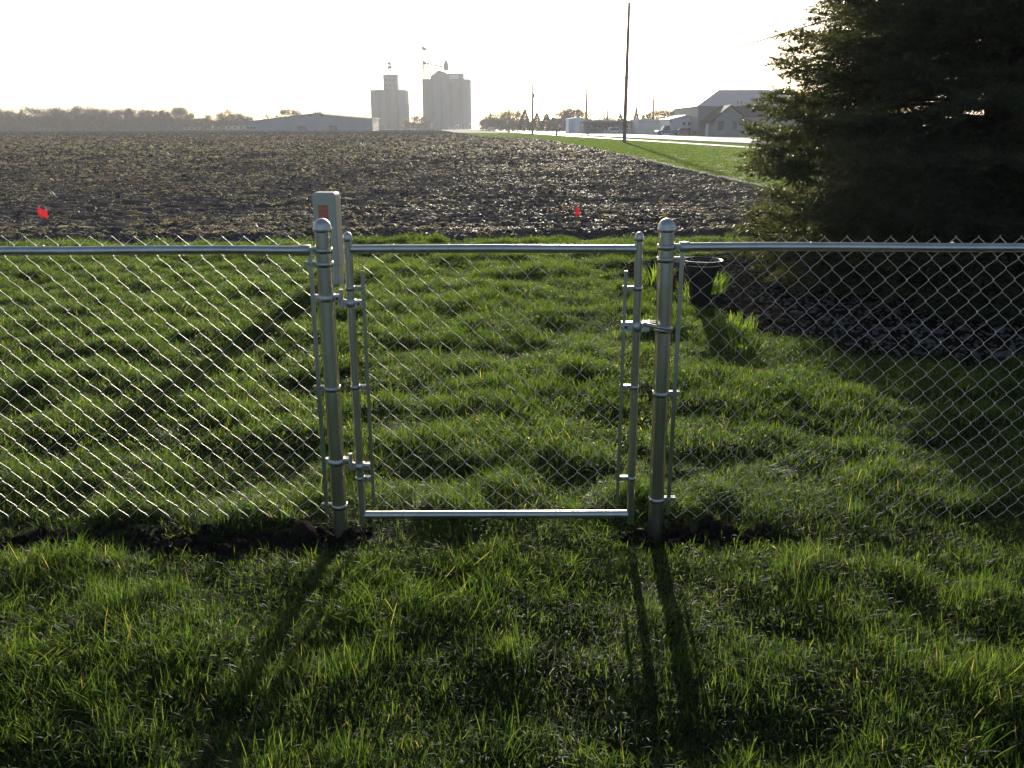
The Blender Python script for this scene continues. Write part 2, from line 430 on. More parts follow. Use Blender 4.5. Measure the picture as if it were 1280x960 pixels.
def blade_clump(name, nb, rad, h0, h1, w, lean, seed, dry=.06, nseg=4):
    r = np.random.default_rng(seed)
    th = r.uniform(0, 2*np.pi, nb); rr = rad * np.sqrt(r.uniform(0, 1, nb))
    bx = rr*np.cos(th); by = rr*np.sin(th)
    az = r.uniform(0, 2*np.pi, nb)                      # bending direction
    H = r.uniform(h0, h1, nb); W = w * r.uniform(.7, 1.3, nb)
    L = lean * r.uniform(.2, 1.5, nb)                   # total bend angle
    drymask = r.uniform(0, 1, nb) < dry
    L = np.where(drymask, L * 1.6 + .4, L)
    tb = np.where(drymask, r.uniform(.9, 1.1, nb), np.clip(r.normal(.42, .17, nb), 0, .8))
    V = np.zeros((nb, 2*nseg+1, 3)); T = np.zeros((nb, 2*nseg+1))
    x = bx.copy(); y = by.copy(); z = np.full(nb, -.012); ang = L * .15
    sx = -np.sin(az); sy = np.cos(az)
    fl = r.normal(0, .5, nb)
    for k in range(nseg):
        f = k / nseg; ww = W * (1 - f**2 * .75) * .5
        c = np.cos(fl*f); s_ = np.sin(fl*f)
        ux = sx*c + np.cos(az)*s_; uy = sy*c + np.sin(az)*s_
        V[:, 2*k] = np.stack([x - ux*ww, y - uy*ww, z], 1); V[:, 2*k+1] = np.stack([x + ux*ww, y + uy*ww, z], 1)
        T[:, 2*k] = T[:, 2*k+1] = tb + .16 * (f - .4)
        ang = L * (.15 + .85 * (k+1) / nseg); sl = H / nseg
        x = x + np.cos(az)*np.sin(ang)*sl; y = y + np.sin(az)*np.sin(ang)*sl; z = z + np.cos(ang)*sl
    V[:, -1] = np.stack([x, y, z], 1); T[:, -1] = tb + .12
    Fs = []
    q = []
    for k in range(nseg - 1): q.append((2*k, 2*k+1, 2*k+3, 2*k+2))
    q.append((2*nseg-2, 2*nseg-1, 2*nseg, 2*nseg))
    q = np.array(q); m = 2*nseg+1
    tri = []
    for a, b, c, d in q:
        tri.append((a, b, c))
        if d != c: tri.append((a, c, d))
    tri = np.array(tri)
    Fq = (tri[None] + (np.arange(nb)*m)[:, None, None]).reshape(-1, 3)
    return fastmesh(name, V.reshape(-1, 3), Fq, M['blade'], tint=T.ravel(), link=False)

def lawn_points(x0, x1, y0, y1, dens):
    n = int((x1-x0)*(y1-y0)*dens)
    x = rng.uniform(x0, x1, n); y = rng.uniform(y0, y1, n)
    return x, y

def build_lawn():
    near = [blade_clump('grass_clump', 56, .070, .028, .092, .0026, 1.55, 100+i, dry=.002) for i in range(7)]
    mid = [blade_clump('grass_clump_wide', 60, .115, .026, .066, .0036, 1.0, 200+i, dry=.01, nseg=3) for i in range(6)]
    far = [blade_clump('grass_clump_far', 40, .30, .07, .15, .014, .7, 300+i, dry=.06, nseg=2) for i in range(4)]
    # near lawn
    x, y = lawn_points(-3.2, 3.4, .95, 4.3, 420)
    x2, y2 = lawn_points(-9.5, 10.5, 4.3, 14.6, 300)
    for nm, (px, py), tmpl, sc_ in (('lawn_grass', (x, y), near, 1.0), ('back_lawn_grass', (x2, y2), mid, 1.0)):
        keep = rng.uniform(0, 1, len(px))
        h = fbm(px * 3.4, py * 4.2, 71, 2)                       # tall tussocks / worn hollows
        dens = .75 + .9 * smooth(.35, .6, h)
        m = (keep < dens * (1 - .93 * strip_mask(px, py)) * (1 - .85 * bare_spots(px, py)))
        m &= bed_mask(px, py) < .5 - .35 * (rng.uniform(0, 1, len(px)) - .5)
        m &= ~((py > field_near(px) + .12) & (px < field_right(py) - .1))
        # nothing where the posts and the pedestal stand
        m &= np.hypot(px + 1.99, py - 9.5) > .15
        px, py, h = px[m], py[m], h[m]
        n = len(px)
        s = (.50 + .75 * smooth(.34, .70, h)) * rng.uniform(.6, 1.15, n) * (.75 + .75 * smooth(.5, .85, vnoise(px * 9, py * 10, 74)))
        s *= 1 - .5 * smooth(.22, .05, np.abs(py - 3.40)) 
        # combed direction: tufts lean in locally common directions
        az = 2*np.pi * fbm(px * .8, py * .8, 77, 2) * 2
        ln = .95 * rng.uniform(0, 1, n) * smooth(.3, .7, vnoise(px * 1.7, py * 1.7, 78))
        rot = np.stack([ln*np.cos(az), ln*np.sin(az), rng.uniform(0, 2*np.pi, n)], 1)
        P = np.stack([px, py, ground_z(px, py)], 1)
        scl = np.stack([sc_ * rng.uniform(.9, 1.25, n), sc_ * rng.uniform(.9, 1.25, n), s], 1)
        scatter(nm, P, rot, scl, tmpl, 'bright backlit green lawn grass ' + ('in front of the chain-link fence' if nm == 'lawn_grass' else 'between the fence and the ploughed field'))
    short = [blade_clump('thatch_clump', 90, .13, .020, .050, .0032, 1.5, 350+i, dry=.03, nseg=3) for i in range(5)]
    px, py = lawn_points(-3.2, 3.4, .95, 4.3, 240); qx, qy = lawn_points(-8.5, 9.5, 4.3, 14.2, 110)
    px = np.concatenate([px, qx]); py = np.concatenate([py, qy])
    m = (rng.uniform(0, 1, len(px)) > .9*strip_mask(px, py)) & (bed_mask(px, py) < .4) & ~((py > field_near(px) + .05) & (px < field_right(py) - .1)); px, py = px[m], py[m]; n = len(px)
    scatter('lawn_thatch', np.stack([px, py, ground_z(px, py)], 1), np.stack([rng.normal(0, .12, n), rng.normal(0, .12, n), rng.uniform(0, 6.28, n)], 1),
            np.stack([rng.uniform(.8, 1.3, n)]*3, 1), short, 'short matted grass and thatch between the lawn tufts')
    # verge beside the field, out to the far end of the road
    n = 26000
    yy = 14 + 230 * rng.uniform(0, 1, n) ** 1.9
    xx = field_right(yy) + rng.uniform(0, 1, n) * (road_x(yy) - .4 - field_right(yy))
    m = ~((xx > walk_x(yy) - .1) & (xx < walk_x(yy) + WALK_W + .1)) & (bed_mask(xx, yy) < .4)
    xx, yy = xx[m], yy[m]; n = len(xx)
    P = np.stack([xx, yy, ground_z(xx, yy)], 1)
    rot = np.stack([np.zeros(n), np.zeros(n), rng.uniform(0, 6.28, n)], 1)
    s = np.clip(.45 + yy / 120, .5, 1.3) * rng.uniform(.6, 1.2, n)
    scatter('verge_grass', P, rot, np.stack([s*1.3, s*1.3, np.minimum(s, .9)], 1), far, 'mown green grass of the verge between the ploughed field and the road')
build_lawn()

# soil clods and corn residue
def clod_mesh(name, seed, m, squash=.7):
    import bmesh
    bm = bmesh.new(); bmesh.ops.create_icosphere(bm, subdivisions=2, radius=1)
    r = np.random.default_rng(seed); ax = r.normal(0, 1, (6, 3)); am = r.uniform(.08, .22, 6)
    for v in bm.verts:
        k = 1 + sum(am[i] * math.sin(3.0 * float(np.dot(ax[i], v.co)) + i) for i in range(6))
        v.co *= k; v.co.z *= squash
    for f in bm.faces: f.smooth = True
    me = bpy.data.meshes.new(name); bm.to_mesh(me); bm.free(); me.materials.append(m)
    return bpy.data.objects.new(name, me)

def husk_mesh(name, seed):
    """curled pieces of stalk and leaf"""
    r = np.random.default_rng(seed); V = []; T = []; Fq = []
    for b in range(3):
        L = r.uniform(.06, .20); W = r.uniform(.006, .018); n = 5
        p = np.array([r.uniform(-.08, .08), r.uniform(-.08, .08), r.uniform(0, .02)]); az = r.uniform(0, 6.28); el = r.uniform(-.05, .45)
        base = len(V); t = r.uniform(.1, 1)
        for k in range(n + 1):
            d = np.array([math.cos(az)*math.cos(el), math.sin(az)*math.cos(el), math.sin(el)])
            s = np.array([-math.sin(az), math.cos(az), r.uniform(-.5, .5)]) * W * (1 - .4*k/n)
            V += [p - s, p + s]; T += [t, t]
            if k < n: Fq.append((base+2*k, base+2*k+1, base+2*k+3, base+2*k+2))
            p = p + d * L / n; el -= r.uniform(0, .25); az += r.uniform(-.3, .3)
    return fastmesh(name, np.array(V), np.array(Fq), M['husk'], tint=np.array(T), link=False)

def build_field_cover():
    clods = [clod_mesh('soil_clod', 400+i, M['field']) for i in range(5)]
    darkclods = [clod_mesh('dark_soil_clod', 410+i, M['clod']) for i in range(3)]
    husks = [husk_mesh('corn_residue_piece', 500+i) for i in range(9)]
    def pts(n, p, ymax, xw):
        y = 13.2 + (ymax - 13.2) * rng.uniform(0, 1, n) ** p
        fr = field_right(y)
        w = np.minimum(xw + .62 * y, fr + .62*y + 3)
        x = fr - .05 - rng.uniform(0, 1, n) * (fr + .66 * y + 2.5)
        m = y > field_near(x) + .08
        return x[m], y[m]
    x, y = pts(90000, 1.8, 150, 10); n = len(x)
    P = np.stack([x, y, field_z(x, y) - .005], 1); s = rng.lognormal(-4.35, .42, n) * np.clip(y / 20, 1, 3.2)
    scatter('soil_clods', P, rng.uniform(0, 6.28, (n, 3)), np.stack([s*1.3, s, s], 1), clods, 'dark broken clods of soil covering the ploughed field', 'soil')
    y = rng.uniform(90, 376, 34000); x = field_right(y) - .6 - rng.uniform(0, 1, 34000) * (field_right(y) + .66 * y)
    s = rng.uniform(.10, .26, 34000) * (y / 240)
    scatter('far_soil_clods', np.stack([x, y, field_z(x, y) - .02], 1), rng.uniform(0, 6.28, (34000, 3)) * np.array([.1, .1, 1]), np.stack([s*2.2, s, s*.8], 1), clods, 'ridged dark soil on the far half of the ploughed field', 'soil')
    x, y = pts(70000, 1.9, 200, 10); n = len(x)
    cl = vnoise(x*.5, y*.5, 61) + .5*vnoise(x*2, y*2, 62); m = rng.uniform(0, 1, n) < .25 + .9*smooth(.5, 1.0, cl); x, y = x[m], y[m]; n = len(x)
    P = np.stack([x, y, field_z(x, y) + .012], 1); s = rng.uniform(.35, 1.0, n) * np.clip(y / 26, .9, 2.6)
    scatter('corn_residue', P, np.stack([rng.normal(0, .25, n), rng.normal(0, .25, n), rng.uniform(0, 6.28, n)], 1), np.stack([s]*3, 1), husks,
            'pale dry scraps of corn stalk and leaf strewn over the ploughed field', 'crop residue')
    # clods along the strip under the fence
    n = 1500; x = np.concatenate([rng.uniform(-3.4, -.62, n*3//4), rng.uniform(.40, 1.12, n//4)]); y = 3.40 + rng.normal(0, .07, n)
    P = np.stack([x, y, ground_z(x, y) + .002], 1); s = rng.lognormal(-4.6, .5, n)
    # two larger lumps beside the latch post
    P = np.concatenate([P, [(.86, 3.46, .0), (.93, 3.40, -.02), (.80, 3.40, -.03), (-.83, 3.42, -.02)]]); s = np.concatenate([s, [.026, .024, .02, .02]])
    n = len(P)
    scatter('fence_line_soil', P, rng.uniform(0, 6.28, (n, 3)), np.stack([s*1.2, s, s], 1), darkclods, 'dark crumbled bare soil along the foot of the fence', 'soil')
build_field_cover()

# mulch bed sheet + chips and stones
def build_bed():
    xs = np.arange(.6, 9.0, .08); ys = np.arange(5.6, 13.3, .08)
    V, Fq = tgrid(xs, ys, lambda x, y: ground_z(x, y) + .012)
    c = V[Fq].mean(1); keep = bed_mask(c[:, 0], c[:, 1]) > .35
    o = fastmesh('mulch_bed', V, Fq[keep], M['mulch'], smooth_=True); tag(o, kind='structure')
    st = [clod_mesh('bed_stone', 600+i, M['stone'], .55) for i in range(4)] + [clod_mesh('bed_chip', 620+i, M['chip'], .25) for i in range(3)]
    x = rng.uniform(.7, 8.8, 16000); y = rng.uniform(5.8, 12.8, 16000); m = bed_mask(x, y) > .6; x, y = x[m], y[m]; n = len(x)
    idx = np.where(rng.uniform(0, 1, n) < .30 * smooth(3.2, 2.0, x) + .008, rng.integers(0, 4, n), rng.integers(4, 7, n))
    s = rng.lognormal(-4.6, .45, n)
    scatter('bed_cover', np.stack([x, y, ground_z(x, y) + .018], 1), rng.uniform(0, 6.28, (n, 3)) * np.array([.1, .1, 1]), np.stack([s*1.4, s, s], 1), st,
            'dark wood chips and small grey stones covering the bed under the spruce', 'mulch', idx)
build_bed()

# ------------------------------------------------------------------ fence
YF = 3.42
def wires(x0, x1, z0, z1, a=.0434, rad=.00115, seg=5, yoff=0.0, wob=.0015):
    n = int(round((x1 - x0) / a)); a = (x1 - x0) / n
    nk = int(round((z1 - z0) / a)); step = (z1 - z0) / nk
    d = .0042; e = .0016
    r = np.random.default_rng(int(abs(x0) * 1000))
    Vall = []; Fall = []; base = 0
    cx = np.linspace(x0, x1, n + 1) 
    dx = r.normal(0, wob, (n + 1, nk + 1)); dz = r.normal(0, wob, (n + 1, nk + 1))
    for i in range(n):
        pts = []
        for k in range(nk + 1):
            right = (k + i) % 2 == nk % 2     # parity: pairs meet at the top
            j = i + 1 if right else i
            c = np.array([cx[j] + dx[j, k] + (e if right else -e), 0, z0 + k*step + dz[j, k]])
            pts.append((c, right))
        path = []
        for k in range(nk):
            (c0, r0), (c1, r1) = pts[k], pts[k+1]
            side = -1 if r1 else 1       # rising to the right: nearer the viewer
            path.append(c0)
            for t, q in ((.07, .6), (.2, .95), (.5, 1.1), (.8, .95), (.93, .6)):
                u = t - .050 * math.sin(2 * math.pi * t); p = np.array([c0[0]*(1-u) + c1[0]*u, side*d*q, c0[2]*(1-t) + c1[2]*t]); path.append(p)
        path.append(pts[-1][0])
        P = np.array(path); P[:, 1] += YF + yoff
        T = np.gradient(P, axis=0); T /= np.linalg.norm(T, axis=1)[:, None]
        up = np.array([0, 1.0, 0]); A = np.cross(T, up); A /= np.linalg.norm(A, axis=1)[:, None]; B = np.cross(A, T)
        q = 2*np.pi*np.arange(seg)/seg
        V = P[:, None] + rad * (A[:, None]*np.cos(q)[None, :, None] + B[:, None]*np.sin(q)[None, :, None])
        m = len(P)
        ii = (np.arange(m-1)[:, None]*seg + np.arange(seg)[None]).ravel(); jj = (np.arange(m-1)[:, None]*seg + (np.arange(seg)[None]+1) % seg).ravel()
        Fall.append(np.stack([ii, jj, jj+seg, ii+seg], 1) + base); Vall.append(V.reshape(-1, 3)); base += m*seg
    return np.concatenate(Vall), np.concatenate(Fall)

def xpost(x, lean=0.0):
    return lambda h: x + lean * h

def band(mb, cx, h, r, tail, w=.022, tail_len=.05, t=.003):
    """strap round a post with two ears that run to a tension bar on side tail (+1/-1)"""
    mb.lathe([(r, -w/2), (r + t, -w/2 + .001), (r + t, w/2 - .001), (r, w/2)], cx, YF, h, 22)
    if tail:
        x0 = cx + tail * (r - .004); x1 = cx + tail * (r + tail_len)
        for s in (-1, 1):
            mb.box(min(x0, x1), max(x0, x1), YF + s*.007 - t/2, YF + s*.007 + t/2, h - w/2, h + w/2)
        bx = cx + tail * (r + tail_len * .42)
        mb.tube([(bx, YF - .018, h), (bx, YF + .018, h)], .004, 8)
        mb.tube([(bx, YF - .016, h), (bx, YF - .0105, h)], .0085, 6, smooth_=False)

def dome(r, h):
    return [(r*1.0, 0), (r*1.14, 0.001), (r*1.14, .014), (r*1.08, .018)] + [(r*1.08*math.cos(a), .018 + h*math.sin(a)) for a in np.linspace(.12, math.pi/2, 8)]

def build_fence():
    L = empty('chain_link_fence', (-.743, YF, 0), 'galvanised chain-link fence panel left of the gate, carrying the gate hinges', 'fence', 'chain-link fence either side of the gate')
    Rr = empty('chain_link_fence', (.615, YF, 0), 'galvanised chain-link fence panel right of the gate, in front of the spruce', 'fence', 'chain-link fence either side of the gate')
    for root, px, lean, sgn, xbar, xend, zr in ((L, -.743, -.001, -1, -.797, -5.2, 1.191), (Rr, .625, -.014, 1, .672, 5.4, 1.204)):
        ox = root.location.x
        def fin(mb, name, m, parent=root, **kw):
            o = mb.build(name, m, parent); o.matrix_parent_inverse = Matrix.Translation((-ox, -YF, 0)) if parent is root else Matrix.Identity(4); return o
        # terminal post
        mb = MB(); top = 1.275
        mb.tube([(px, YF, -.25), (px + lean*.6, YF, .6), (px + lean*top, YF, top)], .0318, 28)
        post = fin(mb, 'post', M['galvpost'])
        mb = MB(); mb.lathe(dome(.0325, .036), px + lean*top, YF, top - .012, 28); fin(mb, 'post_cap', M['cast'], post)
        # line posts outside the picture
        for lx in (px + sgn*2.55,):
            mb = MB(); mb.tube([(lx, YF - .03, -.25), (lx, YF - .03, 1.16)], .0215, 20); p2 = fin(mb, 'post', M['galvpost'])
            mb = MB(); mb.lathe([(.022, 0), (.027, 0), (.027, .03), (.018, .05), (.0, .055)], lx, YF - .03, 1.13, 20); fin(mb, 'loop_cap', M['cast'], p2)
        # top rail + cup
        mb = MB(); x0 = px + lean*1.2 + sgn*.062; n = 14
        mb.tube([(x0 + (xend - x0)*t/n, YF - .003, zr + .0025*math.sin(t*1.3)) for t in range(n+1)], .0178, 24)
        rail = fin(mb, 'top_rail', M['galv'])
        mb = MB()
        for jx in ((-2.3,) if sgn < 0 else (2.07,)):
            mb.tube([(jx - .006, YF - .003, zr), (jx + .0, YF - .003, zr), (jx + .07, YF - .003, zr)], [.0178, .0192, .0192], 24); 
        fin(mb, 'rail_sleeve', M['galv'], rail)
        mb = MB()
        mb.tube([(x0 - sgn*.012, YF, zr), (x0 - sgn*.010, YF, zr), (x0 + sgn*.028, YF, zr)], [.012, .0215, .0215], 20)
        mb.box(min(x0 - sgn*.014, x0 - sgn*.03), max(x0 - sgn*.014, x0 - sgn*.03), YF - .004, YF + .004, zr - .014, zr + .014)
        fin(mb, 'rail_end_cup', M['cast'])
        mb = MB(); band(mb, px + lean*zr, zr, .0322, sgn, tail_len=.028); fin(mb, 'rail_band', M['fitting'])
        # tension bands
        for h in ((1.137, .623, .094) if sgn < 0 else (1.155, .600, .125)):
            mb = MB(); band(mb, px + lean*h, h, .0322, sgn, tail_len=.045); fin(mb, 'tension_band', M['fitting'])
        mb = MB(); mb.box(xbar - .0025 - .006, xbar + .006 + .0025, YF - .0105 , YF - .0065, .055, 1.185); fin(mb, 'tension_bar', M['galvpost'])
        # fabric
        V, Fq = wires(min(xbar, xend), max(xbar, xend), .028, 1.246, yoff=.019, wob=.0013)
        o = fastmesh('chain_mesh', V, Fq, M['wire'], root, smooth_=True); o.matrix_parent_inverse = Matrix.Translation((-ox, -YF, 0))
        # ties hold the fabric to the rail
        for i, tx in enumerate(np.arange(.55, 4.2, .56)):
            x = px + sgn*tx; mb = MB()
            mb.tube([(x + .004*math.sin(q), YF - .003 + .0195*math.cos(q) + .004, zr + .0195*math.sin(q)) for q in np.linspace(-.6, 4.6, 14)], .0016, 6)
            fin(mb, 'wire_tie', M['wire'])
    return L, Rr

def build_gate():
    G = empty('gate', (-.647, YF, 0), 'closed galvanised walk gate with chain mesh between the two domed posts', 'gate')
    inv = Matrix.Translation((.647, -YF, 0))
    def fin(mb, name, m, parent=G):
        o = mb.build(name, m, parent)
        if parent is G: o.matrix_parent_inverse = inv
        return o
    xl, xr = -.647, .512; leanr = -.009
    for x, ln in ((xl, .0), (xr, leanr)):
        mb = MB(); mb.tube([(x, YF, .012), (x + ln*1.23, YF, 1.232)], .0165, 24); s = fin(mb, 'gate_stile', M['galvpost'])
        mb = MB(); mb.lathe(dome(.0168, .020), x + ln*1.23, YF, 1.226, 20); fin(mb, 'stile_cap', M['cast'], s)
    mb = MB(); mb.tube([(xl + .012, YF, 1.196), (-.1, YF, 1.198), (xr + leanr*1.2 - .012, YF, 1.196)], .0168, 24); fin(mb, 'gate_top_rail', M['galv'])
    mb = MB(); mb.tube([(xl + .012, YF, .050), (xr - .012, YF, .054)], .0168, 24); fin(mb, 'gate_bottom_rail', M['galv'])
    V, Fq = wires(-.596, .452, .072, 1.176, yoff=.006)
    o = fastmesh('chain_mesh', V, Fq, M['wire'], G, smooth_=True); o.matrix_parent_inverse = inv
    for x in (-.594, .452):
        mb = MB(); mb.box(x - .0068, x + .0068, YF - .010, YF - .0065, .115, 1.112); fin(mb, 'tension_bar', M['galvpost'])
    for x, ln, sg in ((xl, 0, 1), (xr, leanr, -1)):
        for h in (1.040, .628, .222):
            mb = MB(); band(mb, x + ln*h, h, .0168, sg, w=.019, tail_len=.043, t=.0025); fin(mb, 'tension_band', M['fitting'])
    # ties along both rails
    for z in (1.196, .052):
        for x in np.arange(-.47, .45, .218):
            mb = MB(); mb.tube([(x + .003*math.sin(q), YF + .0185*math.cos(q), z + .0185*math.sin(q)) for q in np.linspace(0, 2*math.pi, 14)], .0015, 6); fin(mb, 'wire_tie', M['wire'])
    # hinges: strap on the post with an upright pin, and a socket strap on the stile
    for h, up in ((1.002, 1), (.300, 1)):
        mb = MB()
        mb.lathe([(.0325, -.0145), (.037, -.013), (.037, .013), (.0325, .0145)], -.744, YF, h, 24)
        for s in (-1, 1): mb.box(-.712, -.684, YF + s*.009 - .003, YF + s*.009 + .003, h - .014, h + .014)
        mb.box(-.788, -.776, YF - .012, YF + .012, h - .013, h + .013)
        mb.tube([(-.698, YF - .022, h), (-.698, YF + .022, h)], .006, 8)
        mb.tube([(-.698, YF - .022, h), (-.698, YF - .014, h)], .011, 6, smooth_=False)
        mb.tube([(-.684, YF, h - .042), (-.684, YF, h + .034)], .0085, 12)
        fin(mb, 'hinge_pin', M['cast'])
        mb = MB(); k = h - .022
        mb.lathe([(.0168, -.015), (.0212, -.014), (.0212, .014), (.0168, .015)], xl, YF, k, 22)
        mb.tube([(-.684, YF, k - .016), (-.684, YF, k + .016)], .0135, 14)
        mb.box(-.684, -.662, YF - .009, YF + .009, k - .014, k + .014)
        for s in (-1, 1): mb.box(-.632, -.602, YF + s*.008 - .003, YF + s*.008 + .003, k - .013, k + .013)
        mb.tube([(-.614, YF - .022, k), (-.614, YF + .02, k)], .0055, 8)
        mb.tube([(-.614, YF - .022, k), (-.614, YF - .013, k)], .0105, 6, smooth_=False)
        fin(mb, 'hinge_socket', M['cast'])
    # fork latch
    h = .884; xs = xr + leanr*h
    mb = MB()
    mb.lathe([(.0168, -.021), (.0215, -.020), (.0215, .020), (.0168, .021)], xs, YF, h, 22)
    for s in (-1, 1): mb.box(xs - .062, xs - .018, YF + s*.010 - .003, YF + s*.010 + .003, h - .020, h + .020)
    mb.tube([(xs - .045, YF - .024, h), (xs - .045, YF + .02, h)], .006, 8); mb.tube([(xs - .045, YF - .024, h), (xs - .045, YF - .015, h)], .012, 6, smooth_=False)
    mb.box(xs + .018, xs + .050, YF - .014, YF + .014, h - .018, h + .016)
    lt = fin(mb, 'latch_bracket', M['cast'])
    mb = MB(); x0 = xs + .036; pr = .0375; pc = .625 - .014*h
    for s in (-1, 1):
        mb.tube([(x0, YF + s*.016, h + .012), (x0 + .022, YF + s*.038, h + .010), (pc, YF + s*(pr + .010), h + .002), (pc + .030, YF + s*(pr + .006), h - .002)], [.008, .008, .0075, .0065], 10)
    mb.tube([(x0 - .004, YF - .018, h + .012), (x0 - .004, YF + .018, h + .012)], .0095, 10)
    fin(mb, 'latch_fork', M['fitting'], lt)
    mb = MB(); mb.lathe([(.0325, -.012), (.0358, -.011), (.0358, .011), (.0325, .012)], pc, YF, h - .012, 24); 
    fin(mb, 'latch_catch', M['fitting'], lt)
    return G
fl, fr = build_fence()
gt = build_gate()

# ------------------------------------------------------------------ pedestal, flags, pot, clumps
def build_pedestal():
    D = 9.42; x = -1.985; w = .124; dp = .10; H = 1.03
    root = empty('utility_pedestal', (x, D, -.04), 'grey-green plastic utility pedestal with an orange sticker behind the left gate post', 'utility pedestal', rz=R(-6))
    def rb(z, w_, d_, c=.018, n=4):
        out = []
        for sx, sy, a0 in ((1, 1, 0), (-1, 1, 90), (-1, -1, 180), (1, -1, 270)):
            for k in range(n+1):
                a = R(a0 + 90*k/n); out.append((sx*(w_ - c) + c*math.cos(a), sy*(d_ - c) + c*math.sin(a), z))
        return out
    def loft(rings):
        mb = MB(); n = len(rings[0]); V = [p for r_ in rings for p in r_]
        Fs = [(i*n+k, i*n+(k+1) % n, (i+1)*n+(k+1) % n, (i+1)*n+k) for i in range(len(rings)-1) for k in range(n)]
        Fs.append(tuple(range((len(rings)-1)*n, len(rings)*n))); mb.add(V, Fs); return mb
    loft([rb(-.1, w*.96, dp*.95), rb(.27, w*.96, dp*.95)]).build('base', M['pedestal'], root)
    loft([rb(.265, w + .004, dp + .004), rb(.275, w + .006, dp + .006), rb(H - .12, w, dp)]).build('cover', M['pedestal'], root)
    loft([rb(H - .125, w + .004, dp + .004), rb(H - .03, w + .001, dp + .001), rb(H - .012, w - .006, dp - .006), rb(H, w - .022, dp - .022)]).build('cap', M['pedestal'], root)
    mb = MB(); mb.box(-.062, .045, -dp - .0065, -dp - .004, .66, .90); st = mb.build('warning_sticker', M['orange'], root)
    mb = MB()
    q = np.linspace(0, 2*math.pi, 25)
    mb.tube([(-.0085 + .036*math.cos(a), -dp - .0075, .785 + .036*math.sin(a)) for a in q], .0032, 6)
    mb.tube([(-.033, -dp - .0075, .811), (.016, -dp - .0075, .760)], .0032, 6)
    mb.tube([(-.020, -dp - .0075, .768), (-.012, -dp - .0075, .800), (.006, -dp - .0075, .806)], .0025, 6)
    for k, (a, b) in enumerate(((-.052, .034), (-.050, .030), (-.048, .020))):
        mb.box(a, b, -dp - .0085, -dp - .007, .728 - .018*k, .734 - .018*k)
    mb.box(-.054, .037, -dp - .0085, -dp - .007, .850, .878)
    mb.build('sticker_print', M['palesticker'], st)
build_pedestal()

def flag(px, py, D, rz, w, h, label, droop=.15, tilt=0):
    x = at(px, D, .45); zc = hgt(py, D)
    root = empty('marker_flag', (x, D, -.05), label, 'marker flag', 'survey flags along the field edge', rz)
    mb = MB(); top = zc + .05 + h/2
    mb.tube([(0, 0, -.1), (tilt*.3, 0, top*.5), (tilt, 0, top)], .0018, 6); mb.build('flag_wire', M['steelgrey'], root)
    nx, nz = 10, 5; V = []; 
    for j in range(nz+1):
        for i in range(nx+1):
            u = i/nx; v = j/nz
            V.append((tilt + u*w, .016*math.sin(u*5 + v), top - h + v*h - droop*u*w*1.0 + .0*u))
    Fq = [(j*(nx+1)+i, j*(nx+1)+i+1, (j+1)*(nx+1)+i+1, (j+1)*(nx+1)+i) for j in range(nz) for i in range(nx)]
    mb = MB(); mb.add(V, Fq, True); o = mb.build('flag_sheet', M['flag'], root)
    a = o.data.attributes.new('tint', 'FLOAT', 'POINT')
    sd = o.modifiers.new('thickness', 'SOLIDIFY'); sd.thickness = .0008
flag(46, 264, 12.9, R(-8), .165, .125, 'small red marker flag on a wire stake at the left end of the field edge', .32, .01)
flag(719, 263, 12.9, R(62), .13, .125, 'small red marker flag seen nearly edge-on beyond the gate', .30, .01)

def build_pot():
    D = 8.35; h = .50; x = at(879, D, h)
    mb = MB(); rp = .185
    root = empty('plant_pot', (x, D, -.02), 'round black plastic plant pot standing in the mulch bed just right of the latch post', 'plant pot')
    mb.lathe([(.0, 0), (.085, 0), (.092, .01), (.105, .16), (.135, .30), (.172, .40), (.165, .40), (.152, .37), (.135, .32), (.0, .31)], 0, 0, 0, 40); mb.build('pot_body', M['black_plastic'], root)
    mb = MB(); mb.lathe([(.172, .385), (.200, .388), (.206, .402), (.200, .416), (.185, .418), (.166, .402), (.166, .39)], 0, 0, .03, 40); mb.build('pot_rim', M['ceramicrim'], root)
    mb = MB(); mb.lathe([(.140, .325), (.10, .335), (.0, .34)], 0, 0, 0, 28); mb.build('potting_soil', M['clod'], root)
build_pot()

def leaf_clump(x, y, n, h, w, label, seed, rad=.12, lean=.9):
    r = np.random.default_rng(seed); nseg = 5
    V = []; T = []; Fq = []
    for b in range(n):
        az = r.uniform(0, 6.28); rr = rad*math.sqrt(r.uniform()); p = np.array([rr*math.cos(az), rr*math.sin(az), 0.0])
        az += r.normal(0, .5); L = h * r.uniform(.6, 1.15); ang = .1; W = w*r.uniform(.7, 1.2); base = len(V); t = r.uniform(.1, .9); le = lean*r.uniform(.5, 1.4)
        for k in range(nseg+1):
            f = k/nseg; ww = W*.5*(1 - f)**.5 * (0.6 + .6*min(1, f*3)) + .0004
            s = np.array([-math.sin(az), math.cos(az), 0])*ww
            V += [p - s, p + s]; T += [t + .1*f]*2
            if k < nseg: Fq.append((base+2*k, base+2*k+1, base+2*k+3, base+2*k+2))
            ang = .1 + le*f; p = p + np.array([math.cos(az)*math.sin(ang), math.sin(az)*math.sin(ang), math.cos(ang)])*L/nseg
    o = fastmesh('leafy_clump', np.array(V), np.array(Fq), M['perennial'], tint=np.array(T), loc=(x, y, float(ground_z(x, y))))
    tag(o, label, 'plant', 'sprouting perennial clumps round the mulch bed')
def gp(px, py):
    d = PITCH + math.atan((py - 480)/F); D = CAM_H/math.tan(d); return at(px, D, 0), D
